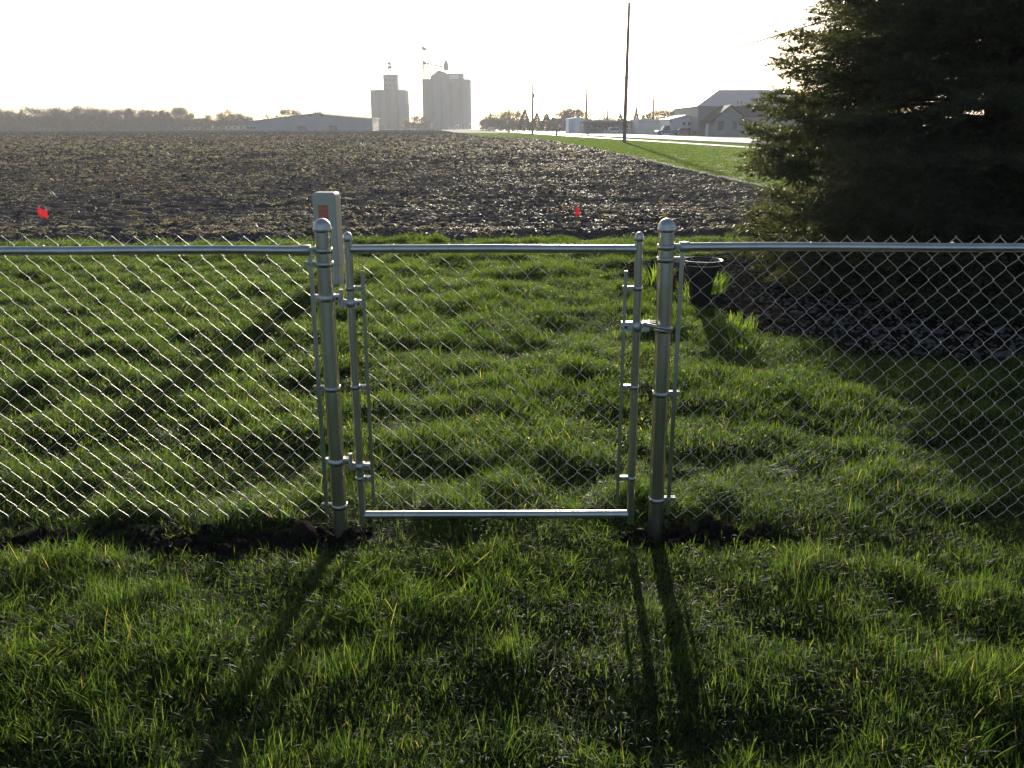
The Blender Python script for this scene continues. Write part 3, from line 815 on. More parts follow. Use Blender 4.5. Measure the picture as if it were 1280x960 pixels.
for i, (px, py, n, h, w, rad, lab) in enumerate((
        (915, 408, 150, .14, .010, .22, 'wide bright green sprouting clump at the near edge of the mulch bed'),
        (893, 366, 90, .26, .011, .11, 'bright green sprouting clump close to the right side of the black pot'),
        (864, 372, 70, .24, .010, .12, 'thin green sprouting clump at the left foot of the black pot'),
        (821, 352, 90, .24, .010, .16, 'green sprouting clump behind the gap between gate stile and latch post'),
        (931, 432, 60, .13, .010, .16, 'low green clump at the right tip of the mulch bed edge'))):
    x, y = gp(px, py); leaf_clump(x, y, n, h, w, lab, 700+i, rad)

# ------------------------------------------------------------------ blue spruce
def quads_along(P, Dv, L, W, jitter, r, k, tintbase, spread=.9, nl=.022):
    """needles: k thin triangles along each shoot. P origins (n,3), Dv unit directions (n,3), L lengths"""
    n = len(P)
    t = (np.arange(k) + r.uniform(0, 1, (n, k))) / k
    roll = r.uniform(0, 2*np.pi, (n, k))
    a = np.cross(Dv, np.array([0.02, .03, 1.0])); a /= np.linalg.norm(a, axis=1)[:, None] + 1e-9; b = np.cross(Dv, a)
    out = a[:, None]*np.cos(roll)[..., None] + b[:, None]*np.sin(roll)[..., None]
    base = P[:, None] + Dv[:, None]*(t*L[:, None])[..., None]
    nd_ = out*spread + Dv[:, None]*.75; nd_ /= np.linalg.norm(nd_, axis=2)[..., None]
    ln = nl*r.uniform(.7, 1.3, (n, k))[..., None]
    side = np.cross(nd_, np.broadcast_to(Dv[:, None], nd_.shape)); side /= np.linalg.norm(side, axis=2)[..., None] + 1e-9
    w = W*.5
    V = np.stack([base - side*w, base + side*w, base + nd_*ln], 2).reshape(-1, 3)
    T = np.repeat(np.clip(tintbase[:, None] + r.normal(0, .12, (n, k)), 0, 1).ravel(), 3)
    return V, T

def build_spruce():
    r = np.random.default_rng(5); TX, TY = TREE; H = 12.4
    root = empty('spruce_tree', (TX, TY, 0), 'large dark blue-green spruce tree with low sweeping boughs on the right behind the fence', 'tree')
    mb = MB(); mb.tube([(0, 0, -.2), (0, 0, .15), (.02, .01, 1.5), (.0, .03, 4), (0, 0, H)], [.27, .21, .17, .12, .015], 18); mb.build('trunk', M['bark'], root)
    SP = []; SD = []; SL = []; limbs = MB()
    z = .28
    wi = 0
    while z < H - .4:
        low = z < 3.6
        nb = (20 if z < 1.7 else 13) if low else 11
        Rz = 2.80*(H - z)/(H - 1.1) if z > 1.1 else 2.80*(.88 + .12*z/1.1)
        for j in range(nb):
            az = 2*math.pi*(j/nb) + wi*2.4 + r.normal(0, .15)
            L = Rz*r.uniform(.85, 1.01); zz = z + r.uniform(-.1, .1)
            e0 = r.uniform(.0, .22) if z > .8 else r.uniform(.08, .2)
            m = 14; pts = []; p = np.array([0, 0, zz]); ds = L/m; az2 = az
            for k in range(m+1):
                f = k/m; pts.append(p.copy())
                el = e0 - .55*math.sin(f*math.pi*.8)*(.6 + .2*(z < 1.2)) + .85*max(0, f - .55)
                az2 += r.normal(0, .03)
                p = p + ds*np.array([math.cos(az2)*math.cos(el), math.sin(az2)*math.cos(el), math.sin(el)])
                p[2] = max(p[2], .05)
            pts = np.array(pts)
            limbs.tube(pts.tolist(), list(np.linspace(.030, .004, m+1)*(1 if low else .8)), 5, caps=False)
            # branchlets on both sides
            st = .075 if low else .14
            s = .38*L
            while s < L:
                f = s/L; q = f*m; i0 = min(int(q), m-1); b0 = pts[i0] + (pts[i0+1] - pts[i0])*(q - i0); d = pts[i0+1] - pts[i0]; d /= np.linalg.norm(d)
                sd = np.cross(d, [0, 0, 1]); sd /= np.linalg.norm(sd)
                for sg in (-1, 1):
                    bl = min(.62*(1 - f)*L*.62 + .22, .70)*r.uniform(.65, 1.15)
                    if f > .97: bl = .18
                    bd = d*r.uniform(.55, .85) + sd*sg*r.uniform(.65, .95) + np.array([0, 0, r.uniform(-.38, .38)]); bd /= np.linalg.norm(bd)
                    ns = max(2, int(bl/(.055 if low else .11)))
                    for u in range(ns):
                        fu = (u + .6)/ns
                        o_ = b0 + bd*bl*fu + np.array([0, 0, -.10*bl*fu*fu])
                        if fu < .25 and f < .4: continue
                        dd = bd*r.uniform(.7, 1.0) + np.cross(bd, [0, 0, 1])*(1 if u % 2 else -1)*r.uniform(.3, .8) + np.array([0, 0, r.uniform(-.35, .25)])
                        dd /= np.linalg.norm(dd)
                        SP.append(o_); SD.append(dd); SL.append(r.uniform(.08, .15)*(1 if low else 1.7))
                    SP.append(b0); SD.append(bd); SL.append(bl)     # needles along the branchlet itself
                s += st*r.uniform(.8, 1.25)
            SP.append(pts[-2]); d = pts[-1] - pts[-2]; SD.append(d/np.linalg.norm(d)); SL.append(.28)
        z += (.162 if low else .22)*r.uniform(.85, 1.15); wi += 1
    limbs.build('limbs', M['bark'], root)
    P = np.array(SP); Dv = np.array(SD); L = np.array(SL)
    P[:, 2] = np.maximum(P[:, 2], .04)
    tb = np.clip(r.normal(.4, .2, len(P)), 0, 1)
    lowm = P[:, 2] < 3.9
    Vs = []; Ts = []
    V, T = quads_along(P[lowm], Dv[lowm], L[lowm], .0095, 0, r, 15, tb[lowm], nl=.042); Vs.append(V); Ts.append(T)
    V, T = quads_along(P[~lowm], Dv[~lowm], L[~lowm], .022, 0, r, 9, tb[~lowm], nl=.06); Vs.append(V); Ts.append(T)
    V = np.concatenate(Vs); T = np.concatenate(Ts)
    print('spruce shoots', len(P), 'tris', len(V)//3)
    fastmesh('crown', V, np.arange(len(V)).reshape(-1, 3), M['needle'], root, tint=T)
build_spruce()

# ------------------------------------------------------------------ distant trees
def far_tree(name, kind, H, Wd, seed, label, cat='tree', group=None, loc=(0, 0, 0), n=900):
    r = np.random.default_rng(seed)
    root = empty(name, loc, label, cat, group)
    mb = MB()
    mb.tube([(0, 0, -.5), (r.normal(0, .1), 0, H*.3), (r.normal(0, .2), 0, H*(.6 if kind != 'fir' else .95))], [H*.030 + .05, H*.022 + .04, .04], 7)
    S = []; Dn = []
    if kind != 'fir':
        for k in range(9 if kind == 'bare' else 6):
            az = r.uniform(0, 6.28); z0 = H*r.uniform(.18, .5); el = r.uniform(.5, 1.2); Lm = H*r.uniform(.25, .45)
            p0 = np.array([0, 0, z0]); d = np.array([math.cos(az)*math.cos(el)*Wd/H*1.6, math.sin(az)*math.cos(el)*Wd/H*1.6, math.sin(el)])
            p1 = p0 + d*Lm*.5; p2 = p0 + d*Lm + np.array([0, 0, .1*Lm])
            mb.tube([tuple(p0), tuple(p1), tuple(p2)], [H*.012, H*.008, .03], 5)
    mb.build('trunk', M['greybark'], root)
    if kind == 'fir':
        u = r.uniform(0, 1, n)**.75; z = H*(.06 + .94*(1 - u**1.0)) ; z = H*(1 - .94*u)
        rad = Wd*.5*u*(.55 + .45*r.uniform(0, 1, n)**.5)*(1 + .10*np.sin(z*6/H*3 + r.uniform(0, 6.28)))
        az = r.uniform(0, 6.28, n); C = np.stack([rad*np.cos(az), rad*np.sin(az), z], 1)
        Dv = np.stack([np.cos(az), np.sin(az), r.uniform(-.5, .1, n)], 1); ln = r.uniform(.5, 1.1, n)*H*.075; w = H*.036
        m = M['farneedle']
    else:
        nc = 16; ca = r.uniform(0, 6.28, nc); cr = Wd*.5*np.sqrt(r.uniform(0, 1, nc))*.75; cz = H*r.uniform(.20, .88, nc)
        cr *= np.sqrt(np.clip(1 - ((cz/H - .52)/.48)**2, .15, 1))
        i = r.integers(0, nc, n); C = np.stack([cr[i]*np.cos(ca[i]), cr[i]*np.sin(ca[i]), cz[i]], 1) + r.normal(0, 1, (n, 3))*np.array([Wd*.11, Wd*.11, H*.085])
        C[:, 2] = np.clip(C[:, 2], H*.12, H*1.02)
        Dv = r.normal(0, .6, (n, 3)) + np.array([0, 0, .8]); ln = r.uniform(.5, 1.3, n)*H*.07; w = H*(.011 if kind == 'bare' else .018)
        m = M['twig'] if kind == 'bare' else M['bud']
    Dv = Dv/np.linalg.norm(Dv, axis=1)[:, None]; S_ = np.cross(Dv, r.normal(0, 1, (n, 3))); S_ /= np.linalg.norm(S_, axis=1)[:, None]
    V = np.stack([C - S_*w, C + S_*w, C + Dv*ln[:, None]], 1).reshape(-1, 3)
    fastmesh('crown', V, np.arange(3*n).reshape(-1, 3), m, root, tint=np.repeat(r.uniform(0, 1, n), 3))
    return root

# treeline beyond the field
protoB = [far_tree('bare_tree', 'bare', 9, 8, 800+i, 'x', n=2600) for i in range(4)]
protoF = [far_tree('evergreen_tree', 'fir', 9, 6.0, 820+i, 'x', n=2200) for i in range(3)]
protoU = [far_tree('budding_tree', 'bud', 8, 7, 840+i, 'x', n=1100) for i in range(2)]
used = set()
def put(protos, k, x, y, sx, sz, label, group, rz=None):
    p = protos[k % len(protos)]
    o = p if p.name not in used else copy_tree(p)
    used.add(p.name)
    o.location = (x, y, 0); o.scale = (sx, sx, sz); o.rotation_euler = (0, 0, random.uniform(0, 6.28) if rz is None else rz)
    tag(o, label, 'tree', group)
    return o
S385 = lambda px, D: at(px, D, 0)
def brush(name, xs, ys, h, n, label, seed, m='twig', w=.13):
    r = np.random.default_rng(seed); t = r.uniform(0, 1, n)
    x = np.interp(t, np.linspace(0, 1, len(xs)), xs) + r.normal(0, .4, n); y = np.interp(t, np.linspace(0, 1, len(ys)), ys) + r.normal(0, 1.6, n)
    hh = h*(.45 + .75*fbm(x*.12, y*0 + seed, seed, 3)); z = hh*r.uniform(0, 1, n)**.8
    C = np.stack([x, y, z], 1); Dv = r.normal(0, .5, (n, 3)) + np.array([0, 0, .7]); Dv /= np.linalg.norm(Dv, axis=1)[:, None]
    S_ = np.cross(Dv, r.normal(0, 1, (n, 3))); S_ /= np.linalg.norm(S_, axis=1)[:, None]
    V = np.stack([C - S_*w, C + S_*w, C + Dv*r.uniform(.4, 1.1, n)[:, None]], 1).reshape(-1, 3)
    o = fastmesh(name, V, np.arange(3*n).reshape(-1, 3), M[m], tint=np.repeat(r.uniform(0, 1, n), 3)); tag(o, label, 'undergrowth', kind='stuff')
brush('undergrowth', [at(-80, 390), at(232, 390)], [390, 390], 6.8, 26000, 'dark tangled undergrowth along the foot of the far left wood', 71, 'farneedle', .16)
brush('undergrowth', [at(228, 388), at(312, 388)], [388, 388], 5.0, 5000, 'low scrub round the dark roofs left of the long metal building', 73, 'twig', .16)
brush('undergrowth', [at(601, 400), at(650, 350), at(735, 300)], [400, 350, 300], 4.4, 8000, 'low hazy scrub along the far side of the road', 75, 'twig', .14)
brush('undergrowth', [at(505, 556), at(536, 556)], [556, 556], 4.5, 2500, 'scrub in the gap between the two grain elevators', 77, 'twig', .2)
rt = random.Random(3)
# dense left wood: px 0..225
k = 0
for px in list(range(-60, 232, 8)):
    D = 392 + rt.uniform(-6, 14); h = (163 - (140 + rt.uniform(-4, 4) + (3 if px < 60 else 0)))*.347
    if rt.random() < .55: put(protoF, k, S385(px, D), D, 1.0*rt.uniform(1.1, 1.5), h/9*.98, 'dark evergreen in the hazy wood closing the left far side of the field', 'evergreens in the left far wood')
    else: put(protoB, k, S385(px, D), D + 6, 1.0*rt.uniform(.9, 1.3), h/9*1.08, 'leafless brown tree in the hazy wood closing the left far side of the field', 'bare trees in the left far wood')
    k += 1
for px in range(-50, 232, 17):
    D = 404 + rt.uniform(0, 8); put(protoB, k, S385(px, D), D, 1.25, 9.6*rt.uniform(.85, 1.15)/9, 'leafless brown tree in the hazy wood closing the left far side of the field', 'bare trees in the left far wood'); k += 1
for px, top, w_ in ((238, 148, .9), (247, 150, .8), (262, 143, 1.2), (276, 141, 1.1), (284, 137, 1.3), (294, 142, 1.1), (304, 141, 1.2), (314, 146, 1.0)):
    D = 392; h = (163 - top)*.347
    put(protoB, k, S385(px, D), D, w_*.8, h/9*1.0, 'leafless tree behind the dark roofs left of the long metal building', 'bare trees left of the metal building'); k += 1
for px, top, w_ in ((352, 139, 1.1), (362, 137, 1.2), (373, 138, .9), (398, 139, .9), (333, 144, .9)):
    D = 420; h = (160 - top)*.38 + 1
    put(protoB, k, at(px, D), D, w_, h/9, 'leafless treetop showing over the roof of the long metal building', 'bare trees behind the metal building'); k += 1
for px, top, w_ in ((507, 149, 1.0), (516, 146, 1.2), (524, 144, 1.3), (531, 147, 1.1)):
    D = 560; h = (160 - top)*.5 + 1.2
    put(protoU, k, at(px, D), D, w_, h/8, 'budding tree in the gap between the two grain elevators', 'budding trees between the elevators'); k += 1
# trees right of the elevators, along the road
for px, top, D, kind, w_ in ((604, 152, 420, 'U', .7), (611, 146, 400, 'B', .9), (618, 143, 380, 'B', 1.0), (626, 141, 370, 'B', 1.1), (633, 139, 360, 'U', 1.1), (641, 137, 350, 'U', 1.15), (647, 142, 350, 'B', .9)):
    h = (163 - top)*D*.958/1080 + .6
    put(protoB if kind == 'B' else protoU, k, at(px, D), D, w_*D/400*1.1, h/(9 if kind == 'B' else 8), 'tall hazy tree in the clump where the road meets the horizon', 'roadside trees at the vanishing point'); k += 1
for px, top, D, w_ in ((656, 140, 320, .9), (671, 144, 320, .8), (683, 145, 310, 1.0), (691, 149, 310, .8)):
    h = (164 - top)*D*.958/1080 + .6
    put(protoF, k, at(px, D), D, w_, h/9, 'dark evergreen standing beyond the road left of the pale blue building', 'evergreens beyond the road'); k += 1
for px, top, D, w_ in ((699, 143, 330, 1.2), (708, 139, 330, 1.3), (716, 138, 330, 1.3), (724, 139, 330, 1.2), (733, 144, 330, 1.0), (697, 150, 300, .8), (755, 147, 330, .9), (764, 149, 330, .7)):
    h = (164 - top)*D*.958/1080 + .6
    put(protoB, k, at(px, D), D, w_*.95, h/9, 'reddish leafless tree behind the pale blue building across the road', 'bare trees behind the pale blue building'); k += 1
for px, top, D, w_ in ((775, 145, 320, .7), (794.5, 138, 320, .55), (803, 146, 330, .5)):
    h = (164 - top)*D*.958/1080 + .6
    put(protoF, k, at(px, D), D, w_, h/9, 'small evergreen poking above the long low building', 'evergreens behind the low building'); k += 1
for px, top, D, w_ in ((812, 142, 300, .9), (821, 140, 300, 1.1), (831, 139, 300, 1.2), (841, 138, 300, 1.2), (851, 137, 300, 1.2), (861, 138, 300, 1.2), (869, 139, 300, 1.0)):
    h = (163 - top)*D*.958/1080 + .6
    put(protoB, k, at(px, D), D, w_, h/9, 'leafless tree in the row behind the white buildings left of the big shed', 'bare trees behind the white buildings'); k += 1
far_tree('slim_tree', 'bud', 10.5, 2.2, 861, 'slim lone tree rising above the wood at the far left', loc=(at(30, 396), 396, 0), n=260)

# ------------------------------------------------------------------ buildings
def win(parent, x0, x1, z0, z1, y, frame=.12, fm='white', deep=.06):
    mb = MB(); t = frame
    mb.box(x0 - t, x1 + t, y - deep, y, z0 - t, z0); mb.box(x0 - t, x1 + t, y - deep, y, z1, z1 + t)
    mb.box(x0 - t, x0, y - deep, y, z0, z1); mb.box(x1, x1 + t, y - deep, y, z0, z1)
    w = mb.build('window', M[fm], parent)
    mb = MB(); mb.box(x0, x1, y - deep*.5, y - .005, z0, z1); mb.build('pane', M['glass'], w)
def ridged(mb, x0, x1, y, z0, z1, n, d=.05):
    """standing ribs of sheet siding"""
    for i in range(n):
        x = x0 + (x1 - x0)*(i + .5)/n; mb.box(x - .05, x + .05, y - d, y, z0, z1(x) if callable(z1) else z1)

def metal_shed():
    D = 300; s = D*.958/1080; X = lambda px: at(px, D); Z = lambda py: hgt(py, D)
    root = empty('metal_building', (0, 0, 0), 'long low grey-blue metal building with two dark windows beyond the field', 'building')
    xl, xp, xr = X(308), X(396), X(466); zl, zp, zr = Z(152.5), Z(142), Z(148)
    roofz = lambda x: zl + (zp - zl)*(x - xl)/(xp - xl) if x < xp else zp + (zr - zp)*(x - xp)/(xr - xp)
    mb = MB(); mb.prism([(xl, -.3), (xr, -.3), (xr, zr - .1), (xp, zp - .1), (xl, zl - .1)], D, D + 14); ridged(mb, xl, xr, D, 0, lambda x: roofz(x) - .25, 50); mb.build('wall', M['shed'], root)
    mb = MB(); mb.prism([(xl - .5, zl - .15), (xp, zp), (xr + .5, zr - .05), (xr + .5, zr + .2), (xp, zp + .25), (xl - .5, zl + .1)], D - .5, D + 14.5); rf = mb.build('roof', M['roofgrey'], root)
    for px in (389, 404):
        mb = MB(); mb.box(X(px) - .5, X(px) + .5, D - .12, D, Z(146), Z(143.6)); mb.build('roof_vent', M['steelgrey'], root)
    win(root, X(373), X(383), Z(163), Z(157.5), D - .05, .2, 'tan'); win(root, X(412), X(421), Z(163.5), Z(157), D - .05, .2, 'tan')
    for px in (309.5, 313.5, 317.5): win(root, X(px), X(px + 2), Z(160.6), Z(159), D - .05, .1, 'tan')
metal_shed()
def dark_house(px0, px1, top, D, label):
    root = empty('house', (0, 0, 0), label, 'house', None)
    X = lambda px: at(px, D); Z = lambda py: hgt(py, D)
    x0, x1 = X(px0), X(px1); zt = Z(top); ze = zt*.5
    mb = MB(); mb.box(x0, x1, D, D + 8, -.3, ze); mb.build('wall', M['tan'], root)
    mb = MB(); V = [(x0-.4, D-.5, ze), (x1+.4, D-.5, ze), (x1+.4, D+8.5, ze), (x0-.4, D+8.5, ze), (x0+1, D+4, zt), (x1-1, D+4, zt)]
    mb.add(V, [(0,1,5,4), (2,3,4,5), (1,2,5), (3,0,4), (3,2,1,0)]); rf = mb.build('roof', M['roofdark'], root)
    xm = (x0 + x1)/2; mb = MB(); mb.box(xm + 1, xm + 1.8, D + 3.6, D + 4.4, zt - .3, zt + .9); mb.build('chimney', M['white'], rf)
    for f in (.2, .5, .8): win(root, x0 + (x1 - x0)*f - .6, x0 + (x1 - x0)*f + .6, ze*.35, ze*.8, D, .12)
dark_house(229, 252, 154, 386, 'low dark-roofed house left of centre in the far treeline')
dark_house(281, 307, 151, 384, 'dark-roofed house directly left of the long metal building')

def cyl(mb, x, y, r, z0, z1, n=20):
    mb.lathe([(r, z0), (r, z1), (0, z1)], x, y, 0, n)
def lattice(mb, x0, x1, y0, y1, z0, z1, n, r=.18):
    for x in (x0, x1):
        for y in (y0, y1): mb.tube([(x, y, z0), (x, y, z1)], r, 6)
    for k in range(n):
        a = z0 + (z1-z0)*k/n; b = z0 + (z1-z0)*(k+1)/n
        for y in (y0, y1): mb.tube([(x0, y, a), (x1, y, b)], r*.6, 5); mb.tube([(x0, y, b), (x1, y, b)], r*.6, 5)
        for x in (x0, x1): mb.tube([(x, y0, a), (x, y1, b)], r*.6, 5)

def elevators():
    D = 600; X = lambda px: at(px, D); Z = lambda py: hgt(py, D)
    # left elevator
    root = empty('grain_elevator', (0, 0, 0), 'narrower left concrete grain elevator with a square headhouse tower on top', 'grain elevator')
    zt = Z(113); xs = np.linspace(X(469.5), X(503.5), 4); r = (xs[1] - xs[0])/2 + .05
    for x in xs:
        mb = MB()
        for j in range(3): cyl(mb, x, D + r + j*2*r, r, -.5, zt)
        mb.build('silo', M['concrete'], root)
    for px in (485.6, 497.2):
        mb = MB(); mb.tube([(X(px), D - .35, 1), (X(px), D - .35, zt - 1), (X(px), D + 1.5, zt + 1)], .38, 8); mb.build('spout_pipe', M['steelgrey'], root)
    mb = MB()
    for dx in (-.35, .35): mb.tube([(X(475) + dx, D - .3, 1), (X(475) + dx, D - .3, zt)], .07, 5)
    for q in range(40): mb.tube([(X(475) - .35, D - .3, 1 + q*(zt-1)/40), (X(475) + .35, D - .3, 1 + q*(zt-1)/40)], .04, 4)
    mb.build('ladder', M['steelgrey'], root)
    mb = MB(); mb.box(X(465), X(508), D + r*.6, D + r*5.4, zt, zt + .5); mb.build('roof_slab', M['concrete2'], root)
    mb = MB(); mb.box(X(480.5), X(498), D + r*.9, D + r*4, zt + .5, Z(93.5)); mb.box(X(480.2), X(498.3), D + r*.85, D + r*4.05, Z(93.5), Z(92.8)); hh = mb.build('headhouse', M['concrete2'], root)
    for px in (484, 489, 494):
        for py in (101, 108): win(hh, X(px) - .4, X(px) + .4, Z(py), Z(py) + 1.0, D + r*.9, .08, 'concrete2')
    mb = MB(); yy = D + r*2; lattice(mb, X(485.8), X(489.5), yy, yy + 2, Z(93), Z(80), 4, .2); mb.box(X(486.6), X(491), yy, yy + 2, Z(85), Z(81.5))
    mb.build('leg_tower', M['steelgrey'], root)
    mb = MB(); mb.lathe([(1.3, 0), (1.4, .6), (1.0, 1.5), (.2, 2.0), (.1, 3.0)], X(487.8), yy + 1, Z(80), 12); mb.build('leg_head', M['steelgrey'], root)
    mb = MB(); 
    for px in (472, 475, 477): mb.box(X(px), X(px) + .6, D + r, D + r + .6, zt + .5, zt + 1.8 + .3*(px % 2))
    mb.tube([(X(498), D + r, zt + 3.5), (X(503), D + r, zt + .5)], .2, 6); mb.build('roof_vents', M['steelgrey'], root)
    mb = MB(); mb.box(X(470), X(483), D - 7, D - .5, -.5, Z(157.5)); mb.prism([(X(469), Z(157.5)), (X(484), Z(157.5)), (X(484), Z(157.5)+.3), (X(469), Z(155.5))], D - 7.5, D - .3); mb.build('loading_shed', M['steelgrey'], root)
    # right elevator
    root = empty('grain_elevator', (0, 0, 0), 'wider right concrete grain elevator with rooftop conveyors and lattice leg tower', 'grain elevator')
    zt = Z(98.5)
    xs = np.linspace(X(534.5), X(582), 5); r = (xs[1] - xs[0])/2 + .05
    for x in xs:
        mb = MB()
        for j in range(4): cyl(mb, x, D + r + j*2*r, r, -.5, zt)
        mb.build('silo', M['concrete'], root)
    for px in (540.4, 576.1):
        mb = MB(); mb.tube([(X(px), D - .3, 1), (X(px), D - .3, zt - 1), (X(px), D + 1.5, zt + 1)], .38, 8); mb.build('spout_pipe', M['steelgrey'], root)
    mb = MB(); y0, y1 = D + r*.7, D + r*7
    mb.prism([(X(539), zt), (X(561), zt), (X(561), Z(92)), (X(558), Z(90)), (X(551), Z(87.5)), (X(549), Z(87.5)), (X(539), Z(95))], y0, y1); mb.build('roof_gallery', M['concrete2'], root)
    mb = MB(); mb.box(X(561) + .01, X(579.5), y0 + .5, y1, zt, Z(91)); hh = mb.build('headhouse', M['concrete2'], root)
    mb = MB(); mb.box(X(562.5), X(574), y0 - .1, y0 + .5, Z(101.5), Z(93)); mb.build('sign_panel', M['white'], root)
    mb = MB()
    for px in np.arange(561.5, 580, 2.2): mb.tube([(X(px), y0 + .6, Z(91)), (X(px), y0 + .6, Z(89))], .09, 5)
    mb.tube([(X(561), y0 + .6, Z(89)), (X(581.5), y0 + .6, Z(89))], .12, 5); mb.tube([(X(561), y0 + .6, Z(90)), (X(579.5), y0 + .6, Z(90))], .08, 5); mb.build('railing', M['steelgrey'], root)
    mb = MB(); yy = D + 3
    lattice(mb, X(530.6), X(533.2), yy, yy + 1.6, zt, Z(80), 6, .24); mb.build('leg_tower', M['steelgrey'], root)
    mb = MB(); mb.tube([(X(529.5), yy + .8, Z(77.4)), (X(534), yy + .8, Z(78.2))], [1.3, 1.0], 10); mb.tube([(X(531), yy+.8, Z(79)), (X(531), yy+.8, Z(98))], .35, 6); mb.build('leg_head', M['steelgrey'], root)
    mb = MB(); lattice(mb, X(535), X(536.6), yy + 3, yy + 4.2, zt, Z(66), 9, .20); mb.tube([(X(535.8), yy+3.6, Z(70)), (X(540), yy+3.6, Z(72.5))], .1, 5); mb.tube([(X(535.8), yy+3.6, Z(66)), (X(531.5), yy+3.6, Z(60))], .1, 5); mb.build('leg_tower', M['steelgrey'], root)
    mb = MB(); mb.tube([(X(528.5), yy + 3.6, Z(58.8)), (X(531), yy + 3.6, Z(59.5)), (X(534.6), yy + 3.6, Z(61))], [1.0, 1.3, .7], 10); mb.build('leg_head', M['steelgrey'], root)
    mb = MB(); 
    mb.tube([(X(533), yy + 1, Z(78.5)), (X(555), yy + 1, Z(83))], .5, 6); mb.tube([(X(553), yy + 1, Z(83)), (X(545), yy + 1, Z(88.5))], .35, 6)
    for px, py in ((537, 79.3), (542, 80.4), (547, 81.4)): mb.tube([(X(px), yy + 1, Z(py)), (X(px), yy + 1, Z(92))], .13, 5)
    mb.build('conveyor', M['steelgrey'], root)
    mb = MB(); mb.lathe([(1.5, 0), (1.8, 2.2), (1.6, 4), (.8, 6), (.3, 7)], X(558.5), yy + 2, Z(87.5), 12); mb.tube([(X(558.5), yy+2, Z(80)), (X(558.5), yy+2, Z(74))], .12, 5); mb.tube([(X(557), yy+2, Z(76.5)), (X(560), yy+2, Z(76.5))], .1, 5); mb.build('distributor', M['steelgrey'], root)
    # small buildings at its foot
    for (a, b, t, lab, m) in ((569.5, 576.5, 154.2, 'small white office block at the right foot of the wider elevator', 'white'), (580, 589, 154, 'small grey gabled shed right of the white office block', 'roofgrey')):
        rt_ = empty('shed', (0, 0, 0), lab, 'shed', None); d2 = 585
        X2 = lambda px: at(px, d2); zt2 = hgt(t, d2)
        mb = MB(); mb.box(X2(a), X2(b), d2, d2 + 8, -.4, zt2 - 1.2); mb.build('wall', M[m], rt_)
        mb = MB(); xm = (X2(a) + X2(b))/2; mb.prism([(X2(a) - .4, zt2 - 1.2), (X2(b) + .4, zt2 - 1.2), (xm, zt2)], d2 - .4, d2 + 8.4); mb.build('roof', M['roofdark' if m != 'white' else 'white'], rt_)
        win(rt_, xm - 1.4, xm - .4, .9, 2.0, d2, .1); win(rt_, xm + .5, xm + 1.5, .9, 2.0, d2, .1)
elevators()

